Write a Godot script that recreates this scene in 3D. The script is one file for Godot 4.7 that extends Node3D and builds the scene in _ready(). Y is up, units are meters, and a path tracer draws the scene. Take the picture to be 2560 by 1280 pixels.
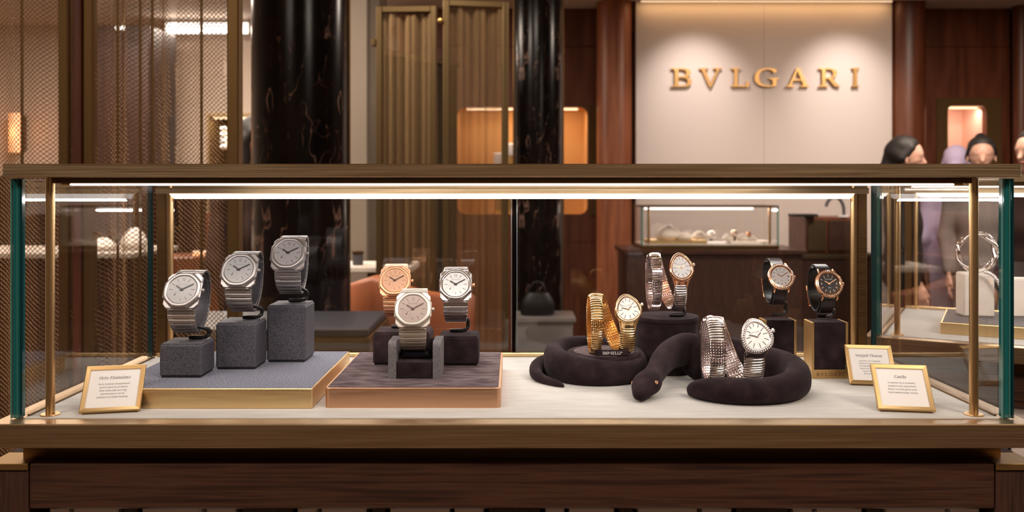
extends Node3D
# A jewellery boutique: a lit glass case of wristwatches on a walnut counter, the shop behind it.
# Metres, y up, the camera looks along -z; "d" below is the distance in front of the camera (z = -d).

const F := 2193.0        # focal length in pixels of the 2560 x 1280 frame
const EYE := 1.3086      # height of the lens
const DECK := 1.05       # top of the cream deck inside the case
const HORIZON := 478.0   # picture row of the horizon (shifted lens)

var M := {}
var rng := RandomNumberGenerator.new()
var serif: SystemFont
var serif_bold: SystemFont
var sans: SystemFont
var taken := {}

func _ready() -> void:
	rng.seed = 7
	camera_and_light()
	fonts()
	materials()
	room()
	back_wall()
	screens_and_columns()
	back_of_shop()
	people()
	counter_and_case()
	second_case()
	deck_displays()
	wristwatches()
	coil_watches()
	sign_cards()

# ------------------------------------------------------------------ camera, sky, light
func camera_and_light() -> void:
	var cam := Camera3D.new()
	cam.name = "camera"
	var at_ := CameraAttributesPhysical.new()
	at_.frustum_near = 0.05
	at_.frustum_far = 100.0
	at_.frustum_focal_length = 35.0
	at_.frustum_focus_distance = 1.15
	at_.exposure_aperture = 7.5
	cam.attributes = at_
	cam.position = Vector3(0, EYE, 0)
	cam.near = 0.05
	cam.far = 100.0
	cam.projection = Camera3D.PROJECTION_FRUSTUM
	cam.size = 0.05 * 1280.0 / F
	cam.frustum_offset = Vector2(0, -0.05 * (640.0 - HORIZON) / F)
	cam.current = true
	add_child(cam)
	var we := WorldEnvironment.new()
	we.name = "environment"
	var e := Environment.new()
	e.background_mode = Environment.BG_COLOR
	e.background_color = Color(0.02, 0.018, 0.016)
	e.tonemap_mode = Environment.TONE_MAPPER_LINEAR
	e.tonemap_exposure = 1.0
	e.sdfgi_enabled = true
	e.ssao_enabled = true
	e.ssil_enabled = true
	we.environment = e
	add_child(we)
	# recessed ceiling panels: [x, d, size x, size d, energy]
	var n := 0
	for p in [[-1.6, -0.9, 0.9, 0.5, 5.2], [1.5, -0.6, 0.9, 0.5, 6.2], [-2.5, 5.6, 1.2, 0.8, 10.5], [-0.4, 3.2, 0.6, 0.6, 3.4], [2.6, 4.4, 0.7, 0.5, 8.0], [-1.7, 3.4, 0.8, 0.5, 7.0]]:
		var t := thing("ceiling_light", "recessed warm ceiling light panel %s" % ["above the shopper's left shoulder", "above the shopper's right shoulder", "behind the woven metal screens", "in front of the brass doors", "beyond the angled second case", "just behind the marble column"][n], "ceiling light", Vector3(p[0], 2.725, -p[1]), 0.0, "ceiling light panels")
		var b := MB.new()
		b.box(Vector3(0, -0.004, 0), Vector3(p[2] + 0.06, 0.008, p[3] + 0.06), 0.002)
		part(t, "frame", b, M_get("brass"))
		var g := MB.new()
		g.box(Vector3(0, -0.0095, 0), Vector3(p[2], 0.003, p[3]), 0.0)
		part(t, "diffuser", g, M_get("glow_warm"))
		area_light(t, "panel_lamp", Vector3(0, -0.013, 0), Vector3(-90, 0, 0), Vector2(p[2], p[3]), p[4], Color(1.0, 0.93, 0.86))
		n += 1
	# the two picture spots on the cream wall
	for s in [[1.32, 0], [2.42, 1]]:
		var t := thing("ceiling_spotlight", "small brass ceiling spotlight aimed at the %s half of the cream wall" % ["left", "right"][s[1]], "spotlight", Vector3(s[0], 2.725, -5.86), 0.0, "wall spotlights")
		var b := MB.new()
		b.lathe([Vector2(0, 0), Vector2(0.05, 0), Vector2(0.05, -0.02), Vector2(0.034, -0.02), Vector2(0.034, -0.10), Vector2(0.028, -0.10), Vector2(0.026, -0.085), Vector2(0, -0.085)], 24)
		part(t, "can", b, M_get("brass"))
		var g := MB.new()
		g.lathe([Vector2(0, -0.088), Vector2(0.024, -0.088), Vector2(0.024, -0.086), Vector2(0, -0.086)], 20)
		part(t, "lens", g, M_get("glow_warm"))
		var l := SpotLight3D.new()
		l.name = "spot_lamp"
		l.light_color = Color(1.0, 0.95, 0.92)
		l.light_energy = 1.1
		l.light_size = 0.05
		l.spot_range = 20.0
		l.spot_attenuation = 2.0
		l.spot_angle = 37.0
		l.spot_angle_attenuation = 1.0
		l.shadow_enabled = true
		t.add_child(l)
		l.position = Vector3(0, -0.11, 0)
		l.look_at_from_position(t.position + l.position, Vector3(s[0] + (0.03 if s[1] == 0 else 0.03), 1.98, -6.5))

func area_light(parent: Node3D, called: String, pos: Vector3, turn: Vector3, size: Vector2, energy: float, color: Color) -> void:
	var l := AreaLight3D.new()
	l.name = called
	l.area_size = size
	l.light_energy = energy
	l.light_color = color
	l.area_range = 20.0
	l.area_attenuation = 2.0
	l.shadow_enabled = true
	l.position = pos
	l.rotation_degrees = turn
	parent.add_child(l, true)

# ------------------------------------------------------------------ naming
func numbered(called: String) -> String:
	var k: int = taken.get(called, 0)
	taken[called] = k + 1
	return called if k == 0 else "%s_%03d" % [called, k]

func thing(called: String, label: String, category: String, at := Vector3.ZERO, turn := 0.0, group := "", kind := "") -> Node3D:
	var o := Node3D.new()
	o.name = numbered(called)
	add_child(o)
	o.position = at
	o.rotation.y = turn
	tag(o, label, category, group, kind)
	return o

func tag(o: Node3D, label: String, category: String, group := "", kind := "") -> void:
	o.set_meta("label", label)
	o.set_meta("category", category)
	if group: o.set_meta("group", group)
	if kind: o.set_meta("kind", kind)

func part(parent: Node3D, called: String, b, m: Material, xf := Transform3D(), kind := "") -> MeshInstance3D:
	var o := MeshInstance3D.new()
	o.name = called
	o.mesh = b.done() if b is MB else b
	o.material_override = m
	o.transform = xf
	if kind: o.set_meta("kind", kind)
	parent.add_child(o, true)
	return o

func solo(called: String, label: String, category: String, b, m: Material, at := Vector3.ZERO, group := "", kind := "") -> MeshInstance3D:
	var o := part(self, numbered(called), b, m)
	o.position = at
	tag(o, label, category, group, kind)
	return o

# a point of the room: column and row of the photograph and the distance measured for it
func at(px: float, py: float, d: float) -> Vector3:
	return Vector3((px - 1280.0) / F * d, EYE - (py - HORIZON) / F * d, -d)

func xof(px: float, d: float) -> float:
	return (px - 1280.0) / F * d

func yof(py: float, d: float) -> float:
	return EYE - (py - HORIZON) / F * d

func fonts() -> void:
	serif = SystemFont.new(); serif.font_names = PackedStringArray(["Droid Serif"])
	serif_bold = SystemFont.new(); serif_bold.font_names = PackedStringArray(["Droid Serif"]); serif_bold.font_weight = 700
	sans = SystemFont.new(); sans.font_names = PackedStringArray(["Droid Sans"])

func letters(parent: Node3D, called: String, text: String, height: float, m: Material, xf: Transform3D, depth := 0.0002, font: Font = null, spacing := 0.0, step := 2.0) -> MeshInstance3D:
	var t := TextMesh.new()
	var f := FontVariation.new()
	f.base_font = font if font else serif
	f.spacing_glyph = int(spacing)
	t.font = f
	t.text = text
	t.font_size = 64
	t.pixel_size = 0.01              # capital letters are 0.46 high at this size
	var k := height / 0.46
	t.depth = depth / k
	t.curve_step = step
	return part(parent, called, t, m, xf.scaled_local(Vector3.ONE * k))

# ------------------------------------------------------------------ mesh builder
class MB:
	var st := SurfaceTool.new()
	var xf := Transform3D()
	var sg := -1

	func _init() -> void:
		st.begin(Mesh.PRIMITIVE_TRIANGLES)

	func tri(a: Vector3, b: Vector3, c: Vector3) -> void:   # counter-clockwise from outside
		st.set_smooth_group(sg)
		st.add_vertex(xf * a)
		st.add_vertex(xf * c)
		st.add_vertex(xf * b)

	func quad(a: Vector3, b: Vector3, c: Vector3, d: Vector3) -> void:
		tri(a, b, c)
		tri(a, c, d)

	func done() -> ArrayMesh:
		st.generate_normals()
		st.index()
		return st.commit()

	func box(c: Vector3, s: Vector3, bevel := 0.0) -> void:
		var keep := sg
		sg = -1
		var h := s / 2.0
		var b := minf(bevel, minf(h.x, minf(h.y, h.z)) * 0.95)
		for ax in 3:
			var u := (ax + 1) % 3
			var v := (ax + 2) % 3
			for sd: float in [-1.0, 1.0]:
				var p := [Vector3(), Vector3(), Vector3(), Vector3()]
				var k := 0
				for q in [[-1, -1], [1, -1], [1, 1], [-1, 1]]:
					var w := Vector3()
					w[ax] = sd * h[ax]
					w[u] = q[0] * (h[u] - b)
					w[v] = q[1] * (h[v] - b)
					p[k] = c + w
					k += 1
				if sd > 0: quad(p[0], p[1], p[2], p[3])
				else: quad(p[3], p[2], p[1], p[0])
		if b <= 0.0:
			sg = keep
			return
		for ax in 3:      # edges along ax
			var u := (ax + 1) % 3
			var v := (ax + 2) % 3
			for su: float in [-1.0, 1.0]:
				for sv: float in [-1.0, 1.0]:
					var a0 := Vector3(); var a1 := Vector3(); var b0 := Vector3(); var b1 := Vector3()
					a0[u] = su * h[u]; a0[v] = sv * (h[v] - b); a0[ax] = -(h[ax] - b)
					b0[u] = su * (h[u] - b); b0[v] = sv * h[v]; b0[ax] = -(h[ax] - b)
					a1 = a0; a1[ax] = h[ax] - b
					b1 = b0; b1[ax] = h[ax] - b
					if su * sv > 0: quad(c + a0, c + b0, c + b1, c + a1)
					else: quad(c + b0, c + a0, c + a1, c + b1)
		for sx: float in [-1.0, 1.0]:
			for sy: float in [-1.0, 1.0]:
				for sz: float in [-1.0, 1.0]:
					var a := c + Vector3(sx * h.x, sy * (h.y - b), sz * (h.z - b))
					var d := c + Vector3(sx * (h.x - b), sy * h.y, sz * (h.z - b))
					var e := c + Vector3(sx * (h.x - b), sy * (h.y - b), sz * h.z)
					if sx * sy * sz > 0: tri(a, d, e)
					else: tri(a, e, d)
		sg = keep

	# rings of equal count, each counter-clockwise seen from the far end; sharp: a crease at every ring
	func loft(rings: Array, cap0 := true, cap1 := true, sharp := false, around_flat := false) -> void:
		var keep := sg
		var n: int = rings[0].size()
		var g := 1
		for i in rings.size() - 1:
			sg = -1 if around_flat else g
			var a: PackedVector3Array = rings[i]
			var b: PackedVector3Array = rings[i + 1]
			for k in n:
				var k2 := (k + 1) % n
				quad(a[k], a[k2], b[k2], b[k])
			if sharp: g += 1
		if cap0: fan(rings[0], true)
		if cap1: fan(rings[rings.size() - 1], false)
		sg = keep

	func fan(ring: PackedVector3Array, flip: bool) -> void:
		var keep := sg
		sg = -1
		var c := Vector3()
		for p in ring: c += p
		c /= ring.size()
		for k in ring.size():
			var k2 := (k + 1) % ring.size()
			if flip: tri(c, ring[k2], ring[k])
			else: tri(c, ring[k], ring[k2])
		sg = keep

	# profile of (radius, y), from the bottom up on the outside; turned about y
	func lathe(profile: Array, seg := 32, crease := 0.5) -> void:
		var keep := sg
		var g := 1
		for i in profile.size() - 1:
			var p: Vector2 = profile[i]
			var q: Vector2 = profile[i + 1]
			if i > 0:
				var o: Vector2 = profile[i - 1]
				if absf((p - o).angle_to(q - p)) > crease: g += 1
			sg = g
			for k in seg:
				var a0 := TAU * k / seg
				var a1 := TAU * (k + 1) / seg
				var d0 := Vector3(cos(a0), 0, -sin(a0))
				var d1 := Vector3(cos(a1), 0, -sin(a1))
				var P := Vector3(0, p.y, 0)
				var Q := Vector3(0, q.y, 0)
				if p.x <= 1e-7: tri(P, Q + d1 * q.x, Q + d0 * q.x)
				elif q.x <= 1e-7: tri(P + d0 * p.x, P + d1 * p.x, Q)
				else: quad(P + d0 * p.x, P + d1 * p.x, Q + d1 * q.x, Q + d0 * q.x)
		sg = keep

	# a round rod along a path
	func tube(path: Array, r, sides := 10, caps := true) -> void:
		var rings := []
		var up := Vector3.UP
		for i in path.size():
			var t: Vector3 = (path[mini(i + 1, path.size() - 1)] - path[maxi(i - 1, 0)]).normalized()
			if absf(t.dot(up)) > 0.95: up = Vector3.RIGHT if absf(t.x) < 0.9 else Vector3.BACK
			var s := up.cross(t).normalized()
			up = t.cross(s).normalized()
			var rr: float = r[i] if r is Array else r
			var ring := PackedVector3Array()
			for k in sides:
				var a := TAU * k / sides
				ring.append(path[i] + (s * cos(a) + up * sin(a)) * rr)
			rings.append(ring)
		loft(rings, caps, caps)

	# an upright-ish oval body along a path: half widths, half heights
	func body(path: Array, hw: Array, hh: Array, sides := 20, closed := false) -> void:
		var rings := []
		var n := path.size()
		for i in n:
			var t: Vector3
			if closed: t = (path[(i + 1) % n] - path[(i - 1 + n) % n]).normalized()
			else: t = (path[mini(i + 1, n - 1)] - path[maxi(i - 1, 0)]).normalized()
			var s := Vector3.UP.cross(t).normalized()
			var u := t.cross(s).normalized()
			var ring := PackedVector3Array()
			for k in sides:
				var a := TAU * k / sides
				var ca := cos(a)
				var sa := sin(a)
				ring.append(path[i] + s * signf(ca) * pow(absf(ca), 0.8) * hw[i] + u * signf(sa) * pow(absf(sa), 0.8) * hh[i])
			rings.append(ring)
		if closed:
			rings.append(rings[0])
			loft(rings, false, false)
		else: loft(rings)

	# flat outline in x,y (counter-clockwise) made solid from z0 to z1
	func slab(outline: PackedVector2Array, z0: float, z1: float, bevel := 0.0) -> void:
		var keep := sg
		sg = -1
		var n := outline.size()
		var c := Vector2()
		for p in outline: c += p
		c /= n
		var inner := PackedVector2Array()
		for p in outline:
			inner.append(p - (p - c).normalized() * bevel if bevel > 0 else p)
		var top := z1 - bevel
		for k in n:
			var p := outline[k]
			var q := outline[(k + 1) % n]
			quad(Vector3(p.x, p.y, z0), Vector3(q.x, q.y, z0), Vector3(q.x, q.y, top), Vector3(p.x, p.y, top))
			if bevel > 0:
				var p2 := inner[k]
				var q2 := inner[(k + 1) % n]
				quad(Vector3(p.x, p.y, top), Vector3(q.x, q.y, top), Vector3(q2.x, q2.y, z1), Vector3(p2.x, p2.y, z1))
		var ix := Geometry2D.triangulate_polygon(inner)
		for k in range(0, ix.size(), 3):
			var a := inner[ix[k]]
			var b := inner[ix[k + 1]]
			var d := inner[ix[k + 2]]
			if (b - a).cross(d - a) < 0:
				var w := b
				b = d
				d = w
			tri(Vector3(a.x, a.y, z1), Vector3(b.x, b.y, z1), Vector3(d.x, d.y, z1))
			a = outline[ix[k]]; b = outline[ix[k + 1]]; d = outline[ix[k + 2]]
			if (b - a).cross(d - a) > 0:
				var w := b
				b = d
				d = w
			tri(Vector3(a.x, a.y, z0), Vector3(b.x, b.y, z0), Vector3(d.x, d.y, z0))
		sg = keep

	# a ring between two outlines of equal count (x,y), from z0 to z1
	func ring_slab(outer: PackedVector2Array, inner: PackedVector2Array, z0: float, z1: float) -> void:
		var keep := sg
		sg = -1
		var n := outer.size()
		for k in n:
			var k2 := (k + 1) % n
			var a := outer[k]; var b := outer[k2]; var c := inner[k2]; var d := inner[k]
			quad(Vector3(a.x, a.y, z1), Vector3(b.x, b.y, z1), Vector3(c.x, c.y, z1), Vector3(d.x, d.y, z1))
			quad(Vector3(d.x, d.y, z0), Vector3(c.x, c.y, z0), Vector3(b.x, b.y, z0), Vector3(a.x, a.y, z0))
			quad(Vector3(a.x, a.y, z0), Vector3(b.x, b.y, z0), Vector3(b.x, b.y, z1), Vector3(a.x, a.y, z1))
			quad(Vector3(d.x, d.y, z1), Vector3(c.x, c.y, z1), Vector3(c.x, c.y, z0), Vector3(d.x, d.y, z0))
		sg = keep

	func ball(c: Vector3, r: Vector3, seg := 12, rows := 8) -> void:
		var keep := sg
		sg = 1
		for i in rows:
			var t0 := PI * i / rows - PI / 2
			var t1 := PI * (i + 1) / rows - PI / 2
			for k in seg:
				var a0 := TAU * k / seg
				var a1 := TAU * (k + 1) / seg
				var p := c + r * Vector3(cos(t0) * cos(a0), sin(t0), -cos(t0) * sin(a0))
				var q := c + r * Vector3(cos(t0) * cos(a1), sin(t0), -cos(t0) * sin(a1))
				var p2 := c + r * Vector3(cos(t1) * cos(a0), sin(t1), -cos(t1) * sin(a0))
				var q2 := c + r * Vector3(cos(t1) * cos(a1), sin(t1), -cos(t1) * sin(a1))
				if i > 0: tri(p, q, q2)
				if i < rows - 1: tri(p, q2, p2)
		sg = keep

static func rounded(w: float, h: float, r: float, n := 6) -> PackedVector2Array:   # outline about the origin
	var o := PackedVector2Array()
	for c in 4:
		var cx: float = (w / 2 - r) * [1, -1, -1, 1][c]
		var cy: float = (h / 2 - r) * [1, 1, -1, -1][c]
		for k in n + 1:
			var a := PI / 2 * (c + float(k) / n)
			o.append(Vector2(cx + cos(a) * r, cy + sin(a) * r))
	return o

static func smooth(a: float, b: float, x: float) -> float:
	var t := clampf((x - a) / (b - a), 0, 1)
	return t * t * (3 - 2 * t)

# ------------------------------------------------------------------ materials
func M_get(n: String) -> StandardMaterial3D:
	if M.has(n): return M[n]
	if n == "glow_warm":
		M[n] = glow(Color(1.0, 0.84, 0.66), 2.2)
	elif n == "glow_white":
		M[n] = glow(Color(1.0, 0.965, 0.93), 2.4)
	elif n == "brass":
		M[n] = metal(Color(0.62, 0.49, 0.32), 0.36)
	return M[n]

func glow(c: Color, e: float) -> StandardMaterial3D:
	var m := StandardMaterial3D.new()
	m.albedo_color = Color(0.8, 0.8, 0.8)
	m.emission_enabled = true
	m.emission = c
	m.emission_energy_multiplier = e
	return m

func metal(c: Color, r: float) -> StandardMaterial3D:
	var m := StandardMaterial3D.new()
	m.albedo_color = c
	m.metallic = 1.0
	m.roughness = r
	return m

func plain(c: Color, r := 0.7, spec := 0.5) -> StandardMaterial3D:
	var m := StandardMaterial3D.new()
	m.albedo_color = c
	m.roughness = r
	m.metallic_specular = spec
	return m

func noise(freq: float, seed_: int, kind := FastNoiseLite.TYPE_SIMPLEX_SMOOTH, octaves := 4) -> FastNoiseLite:
	var n := FastNoiseLite.new()
	n.noise_type = kind
	n.frequency = freq
	n.seed = seed_
	n.fractal_octaves = octaves
	if octaves == 1: n.fractal_type = FastNoiseLite.FRACTAL_NONE
	return n

func ntex(n: FastNoiseLite, size := 512, stops := [], normal := 0.0) -> NoiseTexture2D:
	var t := NoiseTexture2D.new()
	t.width = size
	t.height = size
	t.seamless = true
	t.seamless_blend_skirt = 0.15
	t.noise = n
	if stops.size():
		var g := Gradient.new()
		var off := PackedFloat32Array()
		var col := PackedColorArray()
		for s in stops:
			off.append(s[0])
			col.append(s[1])
		g.offsets = off
		g.colors = col
		t.color_ramp = g
	if normal > 0.0:
		t.as_normal_map = true
		t.bump_strength = normal
	return t

func tri_uv(m: StandardMaterial3D, scale: Vector3, world := false) -> StandardMaterial3D:
	m.uv1_triplanar = true
	m.uv1_world_triplanar = world
	m.uv1_scale = scale
	m.uv1_triplanar_sharpness = 4.0
	return m

func materials() -> void:
	M_get("glow_warm"); M_get("glow_white")
	var streak := ntex(noise(0.012, 3), 512, [[0.0, Color(0.62, 0.62, 0.62)], [1.0, Color(1, 1, 1)]])
	var streak_n := ntex(noise(0.03, 5), 512, [], 1.2)
	# brushed antique brass, the brushing along x
	var b := metal(Color(0.70, 0.60, 0.47), 0.46)
	b.roughness_texture = streak
	b.normal_enabled = true
	b.normal_texture = streak_n
	b.normal_scale = 0.22
	M["brass_rail"] = tri_uv(b, Vector3(0.7, 60, 60))
	b = metal(Color(0.44, 0.34, 0.22), 0.5)
	b.roughness_texture = streak
	M["brass_dark"] = tri_uv(b, Vector3(0.7, 60, 60))
	b = metal(Color(0.80, 0.64, 0.40), 0.34)
	M["brass_polished"] = b
	b = metal(Color(0.82, 0.68, 0.49), 0.33)
	M["brass_post"] = b
	b = metal(Color(0.92, 0.80, 0.60), 0.50)
	b.roughness_texture = streak
	M["brass_tray"] = tri_uv(b, Vector3(1.5, 90, 90))
	b = metal(Color(0.84, 0.66, 0.53), 0.50)
	b.roughness_texture = streak
	M["copper_tray"] = tri_uv(b, Vector3(1.5, 90, 90))
	b = metal(Color(0.82, 0.68, 0.47), 0.48)
	b.roughness_texture = streak
	M["brass_tray_v"] = tri_uv(b, Vector3(90, 1.5, 90))
	M["brass_frame"] = metal(Color(0.84, 0.70, 0.49), 0.40)
	M["sign_gold"] = metal(Color(0.74, 0.58, 0.37), 0.45)
	M["honey"] = plain(Color(0.47, 0.39, 0.28), 0.6, 0.3)
	M["olive_dark"] = plain(Color(0.23, 0.18, 0.115), 0.6, 0.3)
	M["disc_grey"] = plain(Color(0.70, 0.67, 0.65), 0.3)
	M["screen_brass"] = metal(Color(0.45, 0.345, 0.20), 0.45)
	M["screen_brass"].metallic = 0.75
	M["screen_wire"] = metal(Color(0.62, 0.47, 0.32), 0.45)
	M["screen_wire"].metallic = 0.55
	M["frame_brass"] = metal(Color(0.37, 0.30, 0.19), 0.45)
	M["frame_brass"].metallic = 0.75
	M["drape_brass"] = metal(Color(0.66, 0.54, 0.38), 0.5)
	M["drape_brass"].metallic = 0.5
	# woods
	var wood_c := [[0.0, Color(0.13, 0.075, 0.055)], [0.35, Color(0.225, 0.135, 0.10)], [0.55, Color(0.285, 0.18, 0.135)], [0.8, Color(0.21, 0.125, 0.092)], [1.0, Color(0.33, 0.215, 0.165)]]
	var wood_t := ntex(noise(0.011, 11, FastNoiseLite.TYPE_SIMPLEX_SMOOTH, 6), 1024, wood_c)
	var w := plain(Color(1, 1, 1), 0.42)
	w.albedo_texture = wood_t
	w.roughness_texture = streak
	M["walnut_h"] = tri_uv(w, Vector3(0.28, 8.0, 8.0))
	w = plain(Color(0.92, 0.90, 0.90), 0.45)
	w.albedo_texture = wood_t
	M["walnut_v"] = tri_uv(w, Vector3(8.0, 0.6, 8.0))
	w = plain(Color(0.8, 0.78, 0.78), 0.65, 0.25)
	w.albedo_texture = wood_t
	M["walnut_matt"] = tri_uv(w, Vector3(8.0, 7.0, 0.6))
	var cherry := ntex(noise(0.010, 21, FastNoiseLite.TYPE_SIMPLEX_SMOOTH, 5), 512, [[0.0, Color(0.47, 0.255, 0.155)], [0.5, Color(0.60, 0.355, 0.235)], [1.0, Color(0.69, 0.435, 0.30)]])
	w = plain(Color(1, 1, 1), 0.4)
	w.albedo_texture = cherry
	M["cherry_v"] = tri_uv(w, Vector3(3.0, 0.25, 3.0))
	w = plain(Color(0.68, 0.64, 0.62), 0.4)
	w.albedo_texture = cherry
	M["dark_wood_v"] = tri_uv(w, Vector3(2.5, 0.25, 2.5))
	w = plain(Color(0.29, 0.275, 0.26), 0.5)
	w.albedo_texture = cherry
	M["deep_wood_v"] = tri_uv(w, Vector3(2.5, 0.25, 2.5))
	# stone
	M["marble"] = marble()
	M["grey_stone"] = tri_uv(with_tex(plain(Color(1, 1, 1), 0.35), ntex(noise(0.01, 31), 256, [[0, Color(0.42, 0.41, 0.41)], [1, Color(0.55, 0.53, 0.52)]])), Vector3(1, 1, 1))
	M["floor_stone"] = tri_uv(with_tex(plain(Color(1, 1, 1), 0.3), ntex(noise(0.01, 33), 256, [[0, Color(0.42, 0.36, 0.31)], [1, Color(0.55, 0.48, 0.42)]])), Vector3(0.5, 0.5, 0.5), true)
	# plaster and panels
	M["cream_wall"] = plain(Color(0.84, 0.785, 0.755), 0.75, 0.3)
	M["beige_wall"] = plain(Color(0.80, 0.73, 0.67), 0.8, 0.3)
	M["pier"] = plain(Color(0.53, 0.485, 0.435), 0.7, 0.3)
	M["ceiling"] = plain(Color(0.80, 0.74, 0.69), 0.9, 0.2)
	M["orange"] = plain(Color(0.84, 0.64, 0.42), 0.6, 0.3)
	M["pink"] = plain(Color(0.92, 0.76, 0.68), 0.6, 0.3)
	M["olive"] = plain(Color(0.36, 0.27, 0.15), 0.6, 0.3)
	# cloth, suede, leather
	var suede_n := ntex(noise(0.10, 41, FastNoiseLite.TYPE_SIMPLEX_SMOOTH, 3), 512, [], 3.0)
	var suede := ntex(noise(0.007, 43, FastNoiseLite.TYPE_SIMPLEX_SMOOTH, 5), 512, [[0.0, Color(0.215, 0.175, 0.185)], [0.45, Color(0.285, 0.24, 0.25)], [0.7, Color(0.32, 0.27, 0.28)], [1.0, Color(0.39, 0.335, 0.345)]])
	var s := plain(Color(0.61, 0.58, 0.595), 0.95, 0.1)
	s.albedo_texture = suede
	s.normal_enabled = true
	s.normal_texture = suede_n
	s.normal_scale = 0.5
	s.rim_enabled = true
	s.rim = 0.2
	s.rim_tint = 0.6
	M["suede"] = tri_uv(s, Vector3(9, 9, 9))
	s = s.duplicate()
	s.albedo_color = Color(0.78, 0.74, 0.75)
	M["suede_brown"] = s
	s = plain(Color(1.18, 1.10, 1.12).clamp(), 0.95, 0.15)
	s.albedo_texture = ntex(noise(0.012, 47, FastNoiseLite.TYPE_SIMPLEX_SMOOTH, 5), 512, [[0.0, Color(0.27, 0.23, 0.24)], [0.42, Color(0.35, 0.30, 0.31)], [0.58, Color(0.39, 0.34, 0.35)], [1.0, Color(0.47, 0.42, 0.42)]])
	s.normal_enabled = true
	s.normal_texture = suede_n
	s.normal_scale = 0.4
	M["suede_brushed"] = tri_uv(s, Vector3(4, 7, 9))
	var cell := noise(0.055, 51, FastNoiseLite.TYPE_CELLULAR, 1)
	cell.cellular_return_type = FastNoiseLite.RETURN_DISTANCE2_SUB
	cell.cellular_jitter = 0.9
	var peb := ntex(cell, 512, [[0.0, Color(0, 0, 0)], [0.30, Color(0.75, 0.75, 0.75)], [1.0, Color(1, 1, 1)]])
	var peb_c := ntex(cell, 512, [[0.0, Color(0.25, 0.24, 0.255)], [0.28, Color(0.49, 0.48, 0.495)], [1.0, Color(0.60, 0.59, 0.60)]])
	var l := plain(Color(0.72, 0.71, 0.75), 0.6, 0.35)
	l.albedo_texture = peb_c
	l.heightmap_enabled = true
	l.heightmap_texture = peb
	l.heightmap_scale = 0.05
	M["pebbled"] = tri_uv(l, Vector3(22, 22, 22))
	l = plain(Color(1, 0.98, 0.97), 0.6, 0.35)
	l.albedo_texture = peb_c
	l.heightmap_enabled = true
	l.heightmap_texture = peb
	l.heightmap_scale = 0.03
	M["pebbled_fine"] = tri_uv(l, Vector3(36, 36, 36))
	var c := plain(Color(0.86, 0.87, 0.92), 0.92, 0.15)
	c.albedo_texture = ntex(noise(0.08, 61, FastNoiseLite.TYPE_SIMPLEX_SMOOTH, 3), 512, [[0.0, Color(0.30, 0.305, 0.33)], [0.5, Color(0.55, 0.55, 0.575)], [1.0, Color(0.80, 0.79, 0.80)]])
	c.normal_enabled = true
	c.normal_texture = ntex(noise(0.08, 61, FastNoiseLite.TYPE_SIMPLEX_SMOOTH, 3), 512, [], 4.0)
	M["grey_felt"] = tri_uv(c, Vector3(12, 12, 12))
	c = plain(Color(0.765, 0.757, 0.745), 0.95, 0.1)
	c.albedo_texture = ntex(noise(0.02, 63), 512, [[0.0, Color(0.93, 0.92, 0.91)], [1.0, Color(1, 1, 1)]])
	M["deck_cloth"] = tri_uv(c, Vector3(1.2, 8, 8))
	M["cream_suede"] = plain(Color(0.90, 0.86, 0.82), 0.85, 0.2)
	M["tray_grey"] = plain(Color(0.46, 0.44, 0.44), 0.9, 0.15)
	M["counter_stone"] = plain(Color(0.66, 0.62, 0.58), 0.4)
	M["tan_leather"] = plain(Color(0.60, 0.33, 0.18), 0.5)
	M["navy"] = plain(Color(0.10, 0.10, 0.15), 0.45)
	M["black_leather"] = tri_uv(with_bump(plain(Color(0.12, 0.10, 0.10), 0.5), peb, 0.02), Vector3(20, 20, 20))
	M["strap_leather"] = plain(Color(0.14, 0.105, 0.10), 0.38)
	M["strap_lining"] = plain(Color(0.16, 0.16, 0.22), 0.55)
	M["black_plastic"] = plain(Color(0.07, 0.065, 0.07), 0.35)
	M["cuff_grey"] = plain(Color(0.30, 0.29, 0.32), 0.5)
	M["black"] = plain(Color(0.03, 0.03, 0.03), 0.5)
	M["gap"] = plain(Color(0.025, 0.02, 0.02), 0.9, 0.1)
	M["gloss_black"] = plain(Color(0.06, 0.065, 0.10), 0.12)
	# glass
	var g := StandardMaterial3D.new()
	g.albedo_color = Color(0.0, 0.0, 0.0, 0.0)
	g.roughness = 0.0
	g.metallic_specular = 0.45
	g.transparency = BaseMaterial3D.TRANSPARENCY_ALPHA
	M["glass"] = g
	g = g.duplicate()
	g.metallic_specular = 0.27
	M["glass_front"] = g
	g = g.duplicate()
	g.metallic_specular = 0.38
	M["glass_back"] = g
	g = plain(Color(0.10, 0.365, 0.365), 0.08, 0.6)
	M["glass_edge"] = g
	M["brass_corner"] = metal(Color(0.58, 0.46, 0.29), 0.5)
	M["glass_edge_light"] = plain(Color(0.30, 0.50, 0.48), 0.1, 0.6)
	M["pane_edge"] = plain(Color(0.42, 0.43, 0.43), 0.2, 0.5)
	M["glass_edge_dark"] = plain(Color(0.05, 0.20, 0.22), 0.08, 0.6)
	# watches
	M["titanium"] = metal(Color(0.63, 0.605, 0.60), 0.46)
	M["titanium"].metallic = 0.95
	M["sand_steel"] = metal(Color(0.74, 0.70, 0.66), 0.45)
	M["sand_steel"].metallic = 0.85
	M["rose_gold"] = metal(Color(0.96, 0.72, 0.56), 0.42)
	M["rose_gold"].metallic = 0.8
	M["bright_steel"] = metal(Color(0.86, 0.84, 0.84), 0.2)
	M["dial_grey"] = plain(Color(0.60, 0.585, 0.585), 0.55)
	M["dial_dim"] = plain(Color(0.58, 0.555, 0.56), 0.5)
	M["dial_sand"] = plain(Color(0.60, 0.525, 0.49), 0.5)
	M["dial_rose"] = plain(Color(0.90, 0.69, 0.55), 0.5)
	M["dial_white"] = plain(Color(0.93, 0.91, 0.90), 0.4)
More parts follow.
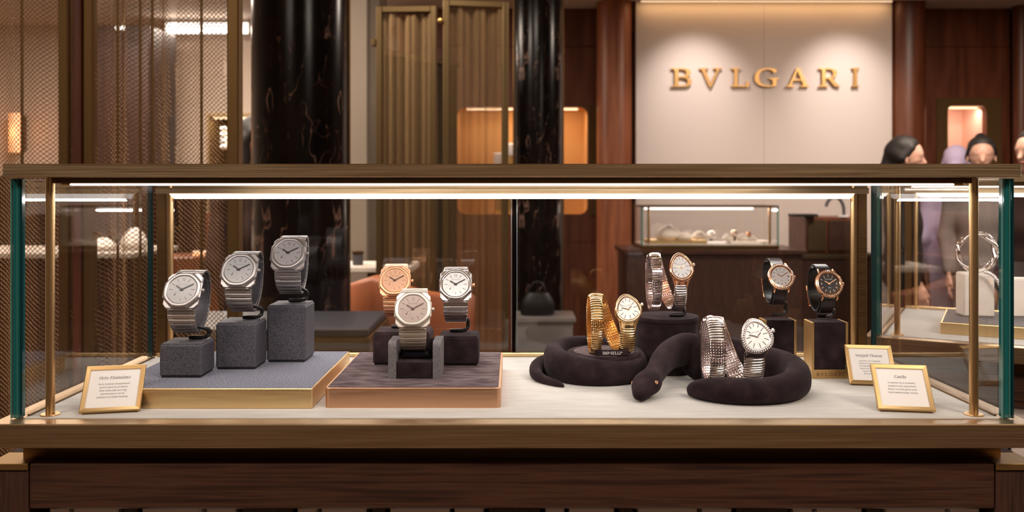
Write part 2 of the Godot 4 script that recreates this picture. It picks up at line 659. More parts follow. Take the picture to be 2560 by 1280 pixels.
	M["dial_black"] = plain(Color(0.10, 0.075, 0.07), 0.4)
	M["ink"] = plain(Color(0.15, 0.13, 0.13), 0.4)
	M["ink_soft"] = plain(Color(0.42, 0.39, 0.385), 0.5)
	M["ink_faint"] = plain(Color(0.50, 0.47, 0.46), 0.5)
	M["ink_brown"] = plain(Color(0.36, 0.255, 0.21), 0.4)
	M["ink_rose"] = plain(Color(0.62, 0.43, 0.33), 0.4)
	M["ink_grey"] = plain(Color(0.34, 0.325, 0.32), 0.5)
	M["gold"] = metal(Color(0.97, 0.82, 0.60), 0.17)
	M["rose_polished"] = metal(Color(0.96, 0.72, 0.56), 0.16)
	M["silver"] = metal(Color(0.92, 0.88, 0.86), 0.15)
	M["pave"] = metal(Color(0.93, 0.89, 0.89), 0.13)
	M["gold_scaled"] = metal(Color(0.97, 0.83, 0.62), 0.18)
	M["gem"] = metal(Color(0.98, 0.96, 0.95), 0.22)
	M["gem"].metallic = 0.7
	M["gem_warm"] = metal(Color(0.99, 0.90, 0.82), 0.25)
	M["gem_warm"].metallic = 0.7
	M["crystal"] = StandardMaterial3D.new()
	M["crystal"].albedo_color = Color(0.96, 0.97, 1.0, 0.1)
	M["crystal"].roughness = 0.03
	M["crystal"].refraction_enabled = true
	M["crystal"].refraction_scale = 0.05
	# paper, people
	M["paper"] = plain(Color(0.90, 0.885, 0.875), 0.6, 0.2)
	M["print"] = plain(Color(0.30, 0.29, 0.30), 0.7, 0.2)
	M["print_dark"] = plain(Color(0.13, 0.12, 0.13), 0.7, 0.2)
	M["engraving"] = plain(Color(0.34, 0.19, 0.10), 0.5)
	M["skin"] = plain(Color(0.76, 0.585, 0.51), 0.55)
	M["skin"].subsurf_scatter_enabled = true
	M["skin"].subsurf_scatter_strength = 0.1
	M["hair"] = plain(Color(0.10, 0.07, 0.06), 0.65)
	M["dark_cloth"] = plain(Color(0.07, 0.06, 0.065), 0.85)
	M["lilac_cloth"] = plain(Color(0.72, 0.66, 0.78), 0.85)
	M["grey_cloth"] = plain(Color(0.48, 0.44, 0.43), 0.85)
	M["wine_cloth"] = plain(Color(0.16, 0.06, 0.055), 0.85)
	M["lip"] = plain(Color(0.52, 0.26, 0.23), 0.5)
	M["eye_white"] = plain(Color(0.85, 0.82, 0.80), 0.3)
	M["white_china"] = plain(Color(0.88, 0.85, 0.86), 0.4)

func with_tex(m: StandardMaterial3D, t: Texture2D) -> StandardMaterial3D:
	m.albedo_texture = t
	return m

func with_bump(m: StandardMaterial3D, t: Texture2D, s: float) -> StandardMaterial3D:
	m.heightmap_enabled = true
	m.heightmap_texture = t
	m.heightmap_scale = s
	return m

# black stone with wandering pale and rusty veins
func marble() -> StandardMaterial3D:
	var n := 512
	var im := Image.create(n, n, false, Image.FORMAT_RGB8)
	var warp := noise(0.006, 81)
	var warp2 := noise(0.02, 82)
	var vein := noise(0.0055, 83, FastNoiseLite.TYPE_SIMPLEX_SMOOTH, 3)
	var vein2 := noise(0.012, 84, FastNoiseLite.TYPE_SIMPLEX_SMOOTH, 3)
	var mask := noise(0.008, 85)
	for y in n:
		for x in n:
			var X := float(x)
			var Y := float(y)
			var wx := X + 22.0 * warp.get_noise_2d(X, Y) + 6.0 * warp2.get_noise_2d(X, Y)
			var wy := Y * 0.32 + X * 0.25 + 22.0 * warp.get_noise_2d(X + 900, Y) + 8.0 * warp2.get_noise_2d(X + 700, Y)
			var v := absf(vein.get_noise_2d(wx, wy))
			var v2 := absf(vein2.get_noise_2d(wx + 300, wy))
			var k := smooth(-0.2, 0.3, mask.get_noise_2d(X, Y) + 0.1)
			var a := (1.0 - smooth(0.0, 0.034, v)) * k
			var bb := (1.0 - smooth(0.0, 0.026, v2)) * smooth(-0.2, 0.3, mask.get_noise_2d(Y + 50, X)) * 0.8
			var c := Color(0.045, 0.032, 0.032).lerp(Color(0.10, 0.065, 0.055), smooth(-0.2, 0.5, mask.get_noise_2d(X + 333, Y)))
			c = c.lerp(Color(0.66, 0.52, 0.46), a * 0.8)
			c = c.lerp(Color(0.42, 0.25, 0.16), bb)
			im.set_pixel(x, y, c)
	var m := plain(Color(1, 1, 1), 0.2, 0.32)
	m.albedo_texture = ImageTexture.create_from_image(im)
	return tri_uv(m, Vector3(1.9, 1.1, 1.9))

# ------------------------------------------------------------------ the room
func structure(called: String, label: String, category: String, b: MB, m: Material, at_ := Vector3.ZERO) -> MeshInstance3D:
	return solo(called, label, category, b, m, at_, "", "structure")

func room() -> void:
	var b := MB.new()
	b.box(Vector3(0, -0.05, -2.2), Vector3(10.2, 0.10, 11.4))
	structure("floor", "warm beige polished stone floor of the shop", "floor", b, M["floor_stone"])
	b = MB.new()
	b.box(Vector3(0, 2.775, -2.2), Vector3(10.2, 0.10, 11.4))
	structure("ceiling", "flat pale plaster ceiling over the whole shop", "ceiling", b, M["ceiling"])
	b = MB.new()
	b.box(Vector3(-4.95, 1.3625, -2.2), Vector3(0.2, 2.725, 11.4))
	structure("wall_left", "plain beige side wall beyond the woven metal screens", "wall", b, M["beige_wall"])
	b = MB.new()
	b.box(Vector3(4.95, 1.3625, -2.2), Vector3(0.2, 2.725, 11.4))
	structure("wall_right", "dark wood panelled side wall on the side of the shoppers", "wall", b, M["dark_wood_v"])
	b = MB.new()
	b.box(Vector3(0, 1.3625, 3.4), Vector3(9.7, 2.725, 0.2))
	var wf := structure("wall_front", "dark brown panelled wall facing the display case", "wall", b, M["deep_wood_v"])
	b = MB.new()
	b.box(Vector3(0.35, 2.0, 3.29), Vector3(2.6, 1.1, 0.02), 0.004)
	part(wf, "plaster_panel", b, M["beige_wall"])

# a flat panel with a rounded opening: outer rectangle and opening as Rect2 in x,y
func holed(b: MB, outer: Rect2, hole: Rect2, r: float, z0: float, z1: float) -> void:
	var inner := PackedVector2Array()
	var out := PackedVector2Array()
	var c := hole.get_center()
	for p in rounded(hole.size.x, hole.size.y, r, 6):
		inner.append(p + c)
	for p in inner:
		var v := p - c
		var h := hole.size / 2
		var k := maxf(absf(v.x) / h.x, absf(v.y) / h.y)
		var e := v / k            # on the edge of the hole's own rectangle
		out.append(Vector2(lerpf(outer.position.x, outer.end.x, (e.x / h.x + 1) / 2), lerpf(outer.position.y, outer.end.y, (e.y / h.y + 1) / 2)))
	# corners of the outer rectangle must be met exactly
	var best := [0, 0, 0, 0]
	var corner := [outer.end, Vector2(outer.position.x, outer.end.y), outer.position, Vector2(outer.end.x, outer.position.y)]
	for k in 4:
		var d := 1e9
		for i in out.size():
			if out[i].distance_to(corner[k]) < d:
				d = out[i].distance_to(corner[k])
				best[k] = i
	for k in 4: out[best[k]] = corner[k]
	b.ring_slab(out, inner, z0, z1)

func back_wall() -> void:
	var w := Node3D.new()
	w.name = "wall_back"
	add_child(w)
	tag(w, "back wall of the shop: cream panel between curved wood pilasters and wood panels with niches", "wall", "", "structure")
	var b := MB.new()
	b.box(Vector3(-2.9, 1.3625, -7.55), Vector3(4.3, 2.725, 0.1))
	part(w, "plaster", b, M["beige_wall"])
	for k in 5:
		b = MB.new()
		b.box(Vector3(-4.61 + k * 0.86, 0.72, -7.47), Vector3(0.85, 1.44, 0.06), 0.003)
		part(w, "wainscot_panel", b, M["deep_wood_v"])
	b = MB.new()
	b.box(Vector3(0, 1.3625, -7.82), Vector3(9.9, 2.725, 0.12))
	part(w, "backing", b, M["deep_wood_v"])
	# cream panel, its two boards met by a fine joint
	for s in [[0.919, 1.866], [1.8675, 2.816]]:
		b = MB.new()
		b.box(Vector3((s[0] + s[1]) / 2, 1.3625, -6.56), Vector3(s[1] - s[0], 2.725, 0.12), 0.001)
		part(w, "panel", b, M["cream_wall"])
	# curved pilasters
	for s in [[0.768, 0.132, "cherry_v"], [2.956, 0.135, "dark_wood_v"]]:
		b = MB.new()
		b.xf = Transform3D(Basis(), Vector3(s[0], 0, -6.58))
		b.lathe([Vector2(s[1], 0), Vector2(s[1], 2.725)], 48)
		part(w, "pilaster", b, M[s[2]])
	# wood panels round the orange niche
	b = MB.new()
	holed(b, Rect2(-0.78, 0.92, 1.45, 1.507), Rect2(-0.425, 1.13, 1.012, 0.83), 0.06, -6.86, -6.80)
	part(w, "panel", b, M["dark_wood_v"])
	b = MB.new()
	b.box(Vector3(-0.055, 2.578, -6.83), Vector3(1.45, 0.294, 0.06), 0.003)
	part(w, "panel", b, M["dark_wood_v"])
	b = MB.new()
	b.box(Vector3(-0.055, 0.458, -6.83), Vector3(1.45, 0.916, 0.06), 0.003)
	part(w, "panel", b, M["dark_wood_v"])
	b = MB.new()
	b.box(Vector3(-0.055, 1.3625, -7.45), Vector3(1.6, 2.725, 0.1))
	b.box(Vector3(-0.83, 1.3625, -7.1), Vector3(0.1, 2.725, 0.8))
	part(w, "wall_core", b, M["dark_wood_v"])
	niche("wall_niche", "orange lit display niche with rounded corners half hidden by the marble column", Rect2(-0.425, 1.13, 1.012, 0.83), 6.86, 0.34, "orange", 0.34, Color(1.0, 0.86, 0.70))
	# brass trim beside the orange niche
	b = MB.new()
	b.box(Vector3(0.628, 1.545, -6.795), Vector3(0.07, 0.85, 0.012), 0.002)
	part(w, "niche_trim", b, M["olive"])
	# right of the cream panel
	b = MB.new()
	holed(b, Rect2(3.07, 0.92, 0.79, 1.507), Rect2(3.375, 1.10, 0.30, 0.87), 0.04, -6.86, -6.80)
	part(w, "panel", b, M["dark_wood_v"])
	b = MB.new()
	b.box(Vector3(3.465, 2.578, -6.83), Vector3(0.79, 0.294, 0.06), 0.003)
	part(w, "panel", b, M["dark_wood_v"])
	b = MB.new()
	b.box(Vector3(3.465, 0.458, -6.83), Vector3(0.79, 0.916, 0.06), 0.003)
	part(w, "panel", b, M["dark_wood_v"])
	b = MB.new()
	holed(b, Rect2(3.29, 1.05, 0.50, 0.98), Rect2(3.375, 1.10, 0.30, 0.87), 0.04, -6.80, -6.79)
	part(w, "niche_trim", b, M["olive"])
	b = MB.new()
	b.box(Vector3(3.9, 1.3625, -7.45), Vector3(2.0, 2.725, 0.1))
	part(w, "wall_core", b, M["dark_wood_v"])
	niche("wall_niche", "pale pink lit display niche behind the man with tied-up hair", Rect2(3.375, 1.10, 0.30, 0.87), 6.86, 0.30, "pink", 0.12, Color(1.0, 0.91, 0.85))
	b = MB.new()
	b.xf = Transform3D(Basis(), Vector3(3.90, 0, -6.72))
	b.lathe([Vector2(0.06, 0), Vector2(0.06, 2.725)], 24)
	part(w, "pilaster", b, M["dark_wood_v"])
	b = MB.new()
	b.box(Vector3(4.42, 1.3625, -6.80), Vector3(0.90, 2.725, 0.10), 0.003)
	part(w, "panel", b, M["dark_wood_v"])
	# warm strip light hidden in the ceiling above the cream panel
	var cv := thing("cove_light", "warm strip light along the top of the cream wall", "cove light", Vector3(1.866, 2.70, -6.43))
	b = MB.new()
	b.box(Vector3(0, 0.006, 0), Vector3(1.86, 0.010, 0.024), 0.001)
	part(cv, "channel", b, M["frame_brass"])
	b = MB.new()
	b.box(Vector3(0, 0.0, 0), Vector3(1.84, 0.003, 0.014), 0.0)
	part(cv, "diffuser", b, M["glow_warm"])
	area_light(cv, "cove_lamp", Vector3(0, -0.004, 0), Vector3(-112, 180, 0), Vector2(1.84, 0.014), 0.14, Color(1.0, 0.80, 0.56))
	# thin shadow joint under the ceiling
	b = MB.new()
	b.box(Vector3(2.9, 2.716, -6.40), Vector3(4.1, 0.018, 0.05), 0.001)
	structure("trim_1", "thin plaster bead where the ceiling meets the wood and cream wall", "trim", b, M["ceiling"])
	# the sign
	var t := thing("wall_sign", "raised gold capitals spelling a shop name on the cream wall", "sign", Vector3(1.866, 0, -6.5))
	var L := [["B", 1676, 1727], ["V", 1746, 1802], ["L", 1825, 1869], ["G", 1884, 1945], ["A", 1963, 2020], ["R", 2044, 2097], ["I", 2126, 2144]]
	for e in L:
		var tm := TextMesh.new()
		tm.font = serif_bold if e[0] == "I" else serif
		tm.text = e[0]
		tm.font_size = 96
		tm.pixel_size = 0.002
		tm.depth = 0.02
		tm.curve_step = 1.0
		var bb := tm.get_aabb()
		var sy := 0.138 / (96 * 0.708 * 0.002)
		var wd: float = xof(e[2], 6.5) - xof(e[1], 6.5)
		var sx: float = wd / bb.size.x
		var o := part(t, "letter", tm, M["sign_gold"] if M.has("sign_gold") else M["brass_polished"])
		var cy := yof(194, 6.48)
		if e[0] == "G": sy *= 0.97
		o.transform = Transform3D(Basis.from_scale(Vector3(sx, sy, 1.0)), Vector3(xof((e[1] + e[2]) / 2.0, 6.5) - 1.866 - bb.get_center().x * sx, cy - bb.get_center().y * sy, 0.022))

func niche(called: String, label: String, hole: Rect2, d: float, depth: float, m: String, energy: float, c: Color) -> void:
	var ctr := hole.get_center()
	var t := thing(called, label, "niche", Vector3(ctr.x, hole.position.y, -d), 0.0, "", "structure")
	var b := MB.new()
	var w := hole.size.x
	var h := hole.size.y
	var th := 0.02
	b.box(Vector3(0, h / 2, -depth - th / 2), Vector3(w + 2 * th, h + 2 * th, th))
	part(t, "back_panel", b, M[m])
	b = MB.new()
	b.box(Vector3(-w / 2 - th / 2, h / 2, -depth / 2), Vector3(th, h + 2 * th, depth))
	b.box(Vector3(w / 2 + th / 2, h / 2, -depth / 2), Vector3(th, h + 2 * th, depth))
	b.box(Vector3(0, h + th / 2, -depth / 2), Vector3(w, th, depth))
	part(t, "lining", b, M[m])
	b = MB.new()
	b.box(Vector3(0, -th / 2, -depth / 2), Vector3(w, th, depth))
	part(t, "ledge", b, M["brass_tray"])
	b = MB.new()
	b.box(Vector3(0, h - 0.008, -0.03), Vector3(w * 0.86, 0.012, 0.02), 0.002)
	part(t, "light_strip", b, M["glow_warm"])
	area_light(t, "strip_lamp", Vector3(0, h - 0.018, -0.03), Vector3(-70, 0, 0), Vector2(w * 0.86, 0.02), energy, c)

# ------------------------------------------------------------------ woven screens, doors, columns
class Wires:
	var v := PackedVector3Array()
	var n := PackedVector3Array()
	var ix := PackedInt32Array()

	func line(pts: PackedVector3Array, side: Vector3, out: Vector3, r: float) -> void:
		var base := v.size()
		var d := [side, (side * -0.5 + out * 0.866), (side * -0.5 - out * 0.866)]
		for p in pts:
			for k in 3:
				v.append(p + d[k] * r)
				n.append(d[k])
		for i in pts.size() - 1:
			for k in 3:
				var a := base + i * 3 + k
				var b := base + i * 3 + (k + 1) % 3
				ix.append_array(PackedInt32Array([a, b, b + 3, a, b + 3, a + 3]))

	func done() -> ArrayMesh:
		var arr := []
		arr.resize(Mesh.ARRAY_MAX)
		arr[Mesh.ARRAY_VERTEX] = v
		arr[Mesh.ARRAY_NORMAL] = n
		arr[Mesh.ARRAY_INDEX] = ix
		var m := ArrayMesh.new()
		m.add_surface_from_arrays(Mesh.PRIMITIVE_TRIANGLES, arr)
		return m

# woven wire hung in folds from x0 to x1 (local x), y0 to y1; diagonal wires both ways
func woven(x0: float, x1: float, y0: float, y1: float, amp: float, wave: float, pitch: float, r: float, phase := 0.0) -> ArrayMesh:
	var W := Wires.new()
	var h := y1 - y0
	var step := pitch * 1.5
	for dir: float in [-1.0, 1.0]:
		var c := x0 - h
		while c < x1 + h:
			var pts := PackedVector3Array()
			var y := y0
			while y <= y1:
				var x := c + (y - y0) * dir + (h if dir < 0 else 0.0)
				if x >= x0 and x <= x1:
					pts.append(Vector3(x, y, amp * sin(TAU * x / wave + phase) + amp * 0.35 * sin(TAU * x / wave * 2.7 + 1.0 + phase) + dir * r * 0.8))
				y += step
			if pts.size() > 1: W.line(pts, Vector3(0.707, -0.707 * dir, 0), Vector3(0, 0, 1), r)
			c += pitch * 1.414
	return W.done()

# fine chain drape: close vertical wires and looser cross wires
func drape(x0: float, x1: float, y0: float, y1: float, amp: float, wave: float, pv: float, ph: float, r: float) -> ArrayMesh:
	var W := Wires.new()
	var x := x0
	while x <= x1:
		var z := amp * sin(TAU * x / wave) + amp * 0.5 * sin(TAU * x / wave * 2.3 + 1.3)
		W.line(PackedVector3Array([Vector3(x, y0, z), Vector3(x, y1, z)]), Vector3(1, 0, 0), Vector3(0, 0, 1), r)
		x += pv
	var y := y0
	while y <= y1:
		var pts := PackedVector3Array()
		x = x0
		while x <= x1:
			pts.append(Vector3(x, y, amp * sin(TAU * x / wave) + amp * 0.5 * sin(TAU * x / wave * 2.3 + 1.3)))
			x += 0.012
		W.line(pts, Vector3(0, 1, 0), Vector3(0, 0, 1), r)
		y += ph
	return W.done()

func screens_and_columns() -> void:
	var D := 2.2
	var rows := [
		# px from, px to, poles, fold height, fold width, phase, label
		[-70.0, 150.0, [62.0], 0.012, 0.16, 0.4, "woven brass wire screen at the shop's edge with a sconce glowing behind it"],
		[240.0, 433.0, [300.0, 356.0, 386.0], 0.022, 0.115, 1.9, "woven brass wire screen hanging in front of a dark wood cabinet"],
		[433.0, 572.0, [508.0], 0.010, 0.13, 0.0, "woven brass wire screen with a long white ceiling light showing through"]]
	for e in rows:
		var x0 := xof(e[0], D)
		var x1 := xof(e[1], D)
		var t := thing("wire_screen", e[6], "screen", Vector3((x0 + x1) / 2, 0, -D), 0.0, "woven wire screens")
		var hw := (x1 - x0) / 2
		part(t, "wire_mesh", woven(-hw, hw, 0.62, 2.3, e[3], e[4], 0.0082, 0.0011, e[5]), M["screen_wire"], Transform3D(), "stuff")
		for px in e[2]:
			var b := MB.new()
			b.tube([Vector3(xof(px, D) - t.position.x, 0.02, 0.012), Vector3(xof(px, D) - t.position.x, 2.3, 0.012)], 0.0035, 8)
			part(t, "pole", b, M["screen_brass"])
		var b := MB.new()
		b.box(Vector3(0, 2.31, 0), Vector3(hw * 2, 0.03, 0.04), 0.003)
		part(t, "top_rail", b, M["screen_brass"])
		b = MB.new()
		b.box(Vector3(0, 0.30, 0), Vector3(hw * 2, 0.60, 0.03), 0.003)
		part(t, "kick_panel", b, M["screen_brass"])
	for e in [[152.0, 176.0, 0.03, "screen_brass", "flat brass post at the inner edge of the shop-edge wire screen"], [193.0, 213.0, 0.05, "dark_wood_v", "dark brown post between two brass screen posts"], [214.0, 238.0, 0.03, "screen_brass", "flat brass post beside the dark brown post"], [573.0, 602.0, 0.04, "screen_brass", "flat brass post nearest the broad marble column"]]:
		var b := MB.new()
		b.box(Vector3(0, 1.3625, 0), Vector3((e[1] - e[0]) / F * D, 2.724, e[2]), 0.003)
		solo("screen_post", e[4], "post", b, M[e[3]], Vector3(xof((e[0] + e[1]) / 2, D), 0, -D))
	var t2 := thing("wire_screen", "narrow strip of woven wire between the brass and the brown post", "screen", Vector3(xof(184.5, D), 0, -D), 0.0, "woven wire screens")
	part(t2, "wire_mesh", woven(-0.0085, 0.0085, 0.0, 2.3, 0.001, 0.1, 0.0082, 0.0011), M["screen_wire"], Transform3D(), "stuff")
	# marble columns with brass edge beads
	for e in [[752.0, 3.05, 0.165, "broad black marble column with pale veins beside the wire screens"], [1346.0, 5.5, 0.152, "black marble column standing in front of the orange niche"]]:
		var t := thing("marble_column", e[3], "column", Vector3(xof(e[0], e[1]), 0, -e[1]), 0.0, "black marble columns")
		var b := MB.new()
		b.lathe([Vector2(e[2] + 0.03, 0), Vector2(e[2] + 0.03, 0.12), Vector2(e[2] + 0.012, 0.14), Vector2(e[2] + 0.0, 0.16)], 64)
		part(t, "base", b, M["brass_dark"])
		b = MB.new()
		b.lathe([Vector2(e[2], 0.16), Vector2(e[2], 2.725)], 96)
		part(t, "shaft", b, M["marble"])
		for s in [-1, 1]:
			b = MB.new()
			b.tube([Vector3(s * (e[2] + 0.002), 0.16, 0), Vector3(s * (e[2] + 0.002), 2.72, 0)], 0.006, 8)
			part(t, "edge_bead", b, M["brass_dark"])
	# pale pier
	var b := MB.new()
	b.box(Vector3(xof(894, 4.6), 1.3625, -4.75), Vector3(0.10, 2.725, 0.30), 0.004)
	b.box(Vector3(xof(926, 4.6), 1.3625, -4.85), Vector3(0.06, 2.725, 0.30), 0.004)
	solo("pier", "pale stone pier between the marble column and the brass doors", "pier", b, M["pier"], Vector3.ZERO, "", "structure")
	# two brass framed leaves hung with chain drapes
	door_leaf("brass framed door leaf with an olive drape and a dark cabinet behind", 941.0, 1093.0, 4.0, -4.0, 2.15, 1)
	door_leaf("brass framed door leaf whose drape covers half of the orange niche", 1108.0, 1270.0, 3.98, 9.0, 2.17, 2)
	b = MB.new()
	b.ball(Vector3(0, 0, 0), Vector3(0.013, 0.013, 0.013), 14, 8)
	b.tube([Vector3(0, 0, 0), Vector3(0, 0, -0.05)], 0.006, 8)
	solo("door_knob", "round brass knob high up between the two draped door leaves", "knob", b, M["brass_polished"], at(1101, 51, 3.93))
	b = MB.new()
	b.box(Vector3(0, 0, 0), Vector3(0.02, 0.035, 0.03), 0.003)
	b.tube([Vector3(0.012, -0.02, 0), Vector3(0.012, 0.02, 0)], 0.008, 8)
	solo("hinge", "small dark brass hinge on the edge of the pale pier", "hinge", b, M["frame_brass"], at(934, 106, 4.0))

func door_leaf(label: String, p0: float, p1: float, d: float, turn: float, h: float, n: int) -> void:
	var w := (p1 - p0) / F * d / cos(deg_to_rad(turn))
	var t := thing("door_leaf", label, "door", Vector3(xof((p0 + p1) / 2, d), 0, -d), deg_to_rad(turn), "brass framed door leaves", "structure")
	var b := MB.new()
	for s in [-1, 1]:
		b = MB.new()
		b.box(Vector3(s * (w / 2 - 0.014), h / 2, 0), Vector3(0.028, h, 0.04), 0.003)
		part(t, "stile", b, M["frame_brass"])
	for y in [h - 0.014, 0.03]:
		b = MB.new()
		b.box(Vector3(0, y, 0), Vector3(w - 0.056, 0.028 if y > 1 else 0.06, 0.038), 0.003)
		part(t, "rail", b, M["frame_brass"])
	part(t, "chain_drape", drape(-w / 2 + 0.03, w / 2 - 0.03, 0.07, h - 0.03, 0.014, 0.085, 0.0044, 0.0095, 0.00115), M["drape_brass"], Transform3D(Basis(), Vector3(0, 0, -0.01)), "stuff")

# ------------------------------------------------------------------ furniture and lamps at the back of the shop
func back_of_shop() -> void:
	var b := MB.new()
	# long white light behind the screens
	var t := thing("linear_light", "long white linear ceiling light seen through the wire screen", "ceiling light", Vector3(-2.52, 2.66, -7.3))
	b.box(Vector3(0, 0.02, 0), Vector3(0.72, 0.09, 0.10), 0.004)
	part(t, "housing", b, M["ceiling"])
	b = MB.new()
	b.box(Vector3(0, -0.005, 0.053), Vector3(0.68, 0.09, 0.008), 0.002)
	part(t, "diffuser", b, M["glow_white"])
	area_light(t, "tube_lamp", Vector3(0, -0.005, 0.06), Vector3(-50, 180, 0), Vector2(0.68, 0.08), 1.4, Color(1.0, 0.92, 0.84))
	# pair of small spots above the dark cabinet
	for s in [[294.0, "small bright spot lamp above the dark cabinet, the one nearer the shop edge"], [307.0, "small bright spot lamp above the dark cabinet, the one nearer the column"]]:
		t = thing("spot_lamp", s[1], "spotlight", at(s[0], 70, 6.4), 0.0, "pair of small spots")
		b = MB.new()
		b.ball(Vector3(0, 0, 0), Vector3(0.016, 0.016, 0.016), 10, 6)
		part(t, "bulb", b, M["glow_white"])
		b = MB.new()
		b.tube([Vector3(0, 0.01, -0.012), Vector3(0, 2.725 - t.position.y, -0.012)], 0.008, 8)
		part(t, "stem", b, M["frame_brass"])
	# tall dark cabinet behind the second screen
	t = thing("tall_cabinet", "tall dark wood cabinet standing behind the middle wire screen", "cabinet", Vector3(xof(310, 6.6), 0, -6.6))
	b = MB.new()
	b.box(Vector3(0, 1.28, -0.25), Vector3(0.40, 2.56, 0.50), 0.004)
	part(t, "carcass", b, M["deep_wood_v"])
	for s in [-1, 1]:
		b = MB.new()
		b.box(Vector3(s * 0.099, 1.28, 0.01), Vector3(0.19, 2.48, 0.02), 0.003)
		part(t, "door", b, M["deep_wood_v"])
	# glowing wall lamp behind the first screen
	t = thing("wall_lamp", "tall orange glowing wall lamp behind the shop-edge screen", "wall lamp", Vector3(xof(25, 7.3), yof(380, 7.3), -7.42))
	b = MB.new()
	b.box(Vector3(0, 0.165, -0.04), Vector3(0.07, 0.30, 0.06), 0.004)
	part(t, "back_plate", b, M["brass_dark"])
	b = MB.new()
	b.xf = Transform3D(Basis(), Vector3(0, 0, 0.04))
	b.lathe([Vector2(0, 0), Vector2(0.045, 0), Vector2(0.05, 0.01), Vector2(0.05, 0.32), Vector2(0.045, 0.33), Vector2(0, 0.33)], 24)
	part(t, "lamp_shade", b, M_lamp())
	var om := OmniLight3D.new()
	om.name = "lamp_light"
	om.light_color = Color(1.0, 0.62, 0.34)
	om.light_energy = 0.035
	om.light_size = 0.06
	om.omni_range = 12.0
	om.omni_attenuation = 2.0
	om.shadow_enabled = true
	om.position = Vector3(0, 0.165, 0.14)
	t.add_child(om)
	# lit display shelf behind the third screen
	t = thing("shelf_cabinet", "honey coloured shelf cabinet with a lit bay behind the wire screen", "cabinet", Vector3(xof(575, 6.2), 0, -6.2))
	b = MB.new()
	b.box(Vector3(0, 0.58, -0.2), Vector3(0.34, 1.16, 0.4), 0.004)
	part(t, "base_unit", b, M["dark_wood_v"])
	b = MB.new()
	b.box(Vector3(0, 1.51, -0.39), Vector3(0.34, 0.70, 0.02), 0.002)
	part(t, "back_panel", b, M["honey"])
	for s in [-1, 1]:
		b = MB.new()
		b.box(Vector3(s * 0.16, 1.51, -0.2), Vector3(0.02, 0.70, 0.38), 0.002)
		part(t, "side_panel", b, M["honey"])
	for y in [1.45, 1.85]:
		b = MB.new()
		b.box(Vector3(0, y, -0.2), Vector3(0.30, 0.025, 0.37), 0.002)
		part(t, "shelf", b, M["honey"])
	b = MB.new()
	b.box(Vector3(0, 1.83, -0.05), Vector3(0.27, 0.012, 0.02), 0.002)
	part(t, "light_strip", b, M["glow_warm"])
	area_light(t, "strip_lamp", Vector3(0, 1.818, -0.05), Vector3(-75, 0, 0), Vector2(0.27, 0.02), 0.05, Color(1.0, 0.88, 0.66))
	t = thing("table_lamp", "small sparkling crystal lamp on the lit shelf cabinet", "lamp", Vector3(xof(548, 6.05), 1.4625, -6.25))
	b = MB.new()
	b.lathe([Vector2(0, 0), Vector2(0.05, 0), Vector2(0.05, 0.012), Vector2(0.012, 0.02), Vector2(0.012, 0.14), Vector2(0, 0.14)], 20)
	part(t, "base", b, M["brass_polished"])
	b = MB.new()
	for k in 14:
		var a := TAU * k / 14
		for y in 4:
			b.ball(Vector3(cos(a) * 0.05, 0.16 + y * 0.042, sin(a) * 0.05), Vector3(0.011, 0.02, 0.011), 6, 4)
	part(t, "crystal_shade", b, M["gem"], Transform3D(), "stuff")
	b = MB.new()
	b.ball(Vector3(0, 0.22, 0), Vector3(0.028, 0.05, 0.028), 12, 8)
	part(t, "bulb", b, M["glow_warm"])
	# lit low counter strip behind the third screen
	t = thing("low_counter", "low dark counter with an orange lit shelf edge behind the wire screen", "counter", Vector3(xof(520, 5.4), 0, -5.4))
	b = MB.new()
	b.box(Vector3(0, 0.45, -0.2), Vector3(0.7, 0.9, 0.4), 0.004)
	part(t, "body", b, M["dark_wood_v"])
	b = MB.new()
	b.box(Vector3(0.02, 0.925, 0.0), Vector3(0.22, 0.03, 0.03), 0.004)
	part(t, "light_strip", b, M_lamp())
	# counter behind the first screen
	t = thing("side_counter", "dark wood counter with a pale stone top behind the shop-edge wire screen", "counter", Vector3(-2.35, 0, -3.9))
	b = MB.new()
	b.box(Vector3(0, 0.505, -0.25), Vector3(1.30, 1.01, 0.50), 0.004)
	part(t, "body", b, M["deep_wood_v"])
	b = MB.new()
	b.box(Vector3(0, 1.0225, -0.25), Vector3(1.34, 0.025, 0.54), 0.004)
	part(t, "top_slab", b, M["counter_stone"])
	pad("blurred white jewellery pad on the side counter, beside the brown screen post", Vector3(xof(258, 4.05), 1.035, -4.05), 0.058, 0.06, "pads on the side counter")
	pad("taller white jewellery pad on the side counter behind the middle wire screen", Vector3(xof(336, 4.1), 1.035, -4.1), 0.06, 0.105, "pads on the side counter")
	# dark slanting cabinet seen through the first door leaf
	t = thing("wardrobe", "tall dark olive cabinet standing aslant behind the first draped door leaf", "cabinet", Vector3(-0.66, 0, -5.2), deg_to_rad(52))
	b = MB.new()
	b.box(Vector3(0, 1.03, 0), Vector3(0.60, 2.06, 0.36), 0.004)
	part(t, "carcass", b, M["olive_dark"])
	b = MB.new()
	b.box(Vector3(0, 2.075, 0), Vector3(0.63, 0.03, 0.39), 0.004)
	part(t, "cornice", b, M["frame_brass"])
	# two white display busts on brass stands in the orange niche
	for s in [[1247.0, 381.0, "shorter white topped brass stand in the orange niche, beside the door stile"], [1276.0, 358.0, "taller white topped brass stand in the orange niche, beside the column"]]:
		var p := at(s[0], s[1], 6.98)
		t = thing("display_stand", s[2], "stand", Vector3(p.x, 1.13, -6.98), 0.0, "white topped stands in the niche")
		var hh := p.y - 1.13
		b = MB.new()
		b.lathe([Vector2(0, 0), Vector2(0.038, 0), Vector2(0.038, 0.01), Vector2(0.03, 0.015), Vector2(0.03, hh - 0.10), Vector2(0, hh - 0.10)], 20)
		part(t, "stem", b, M["brass_polished"])
		b = MB.new()
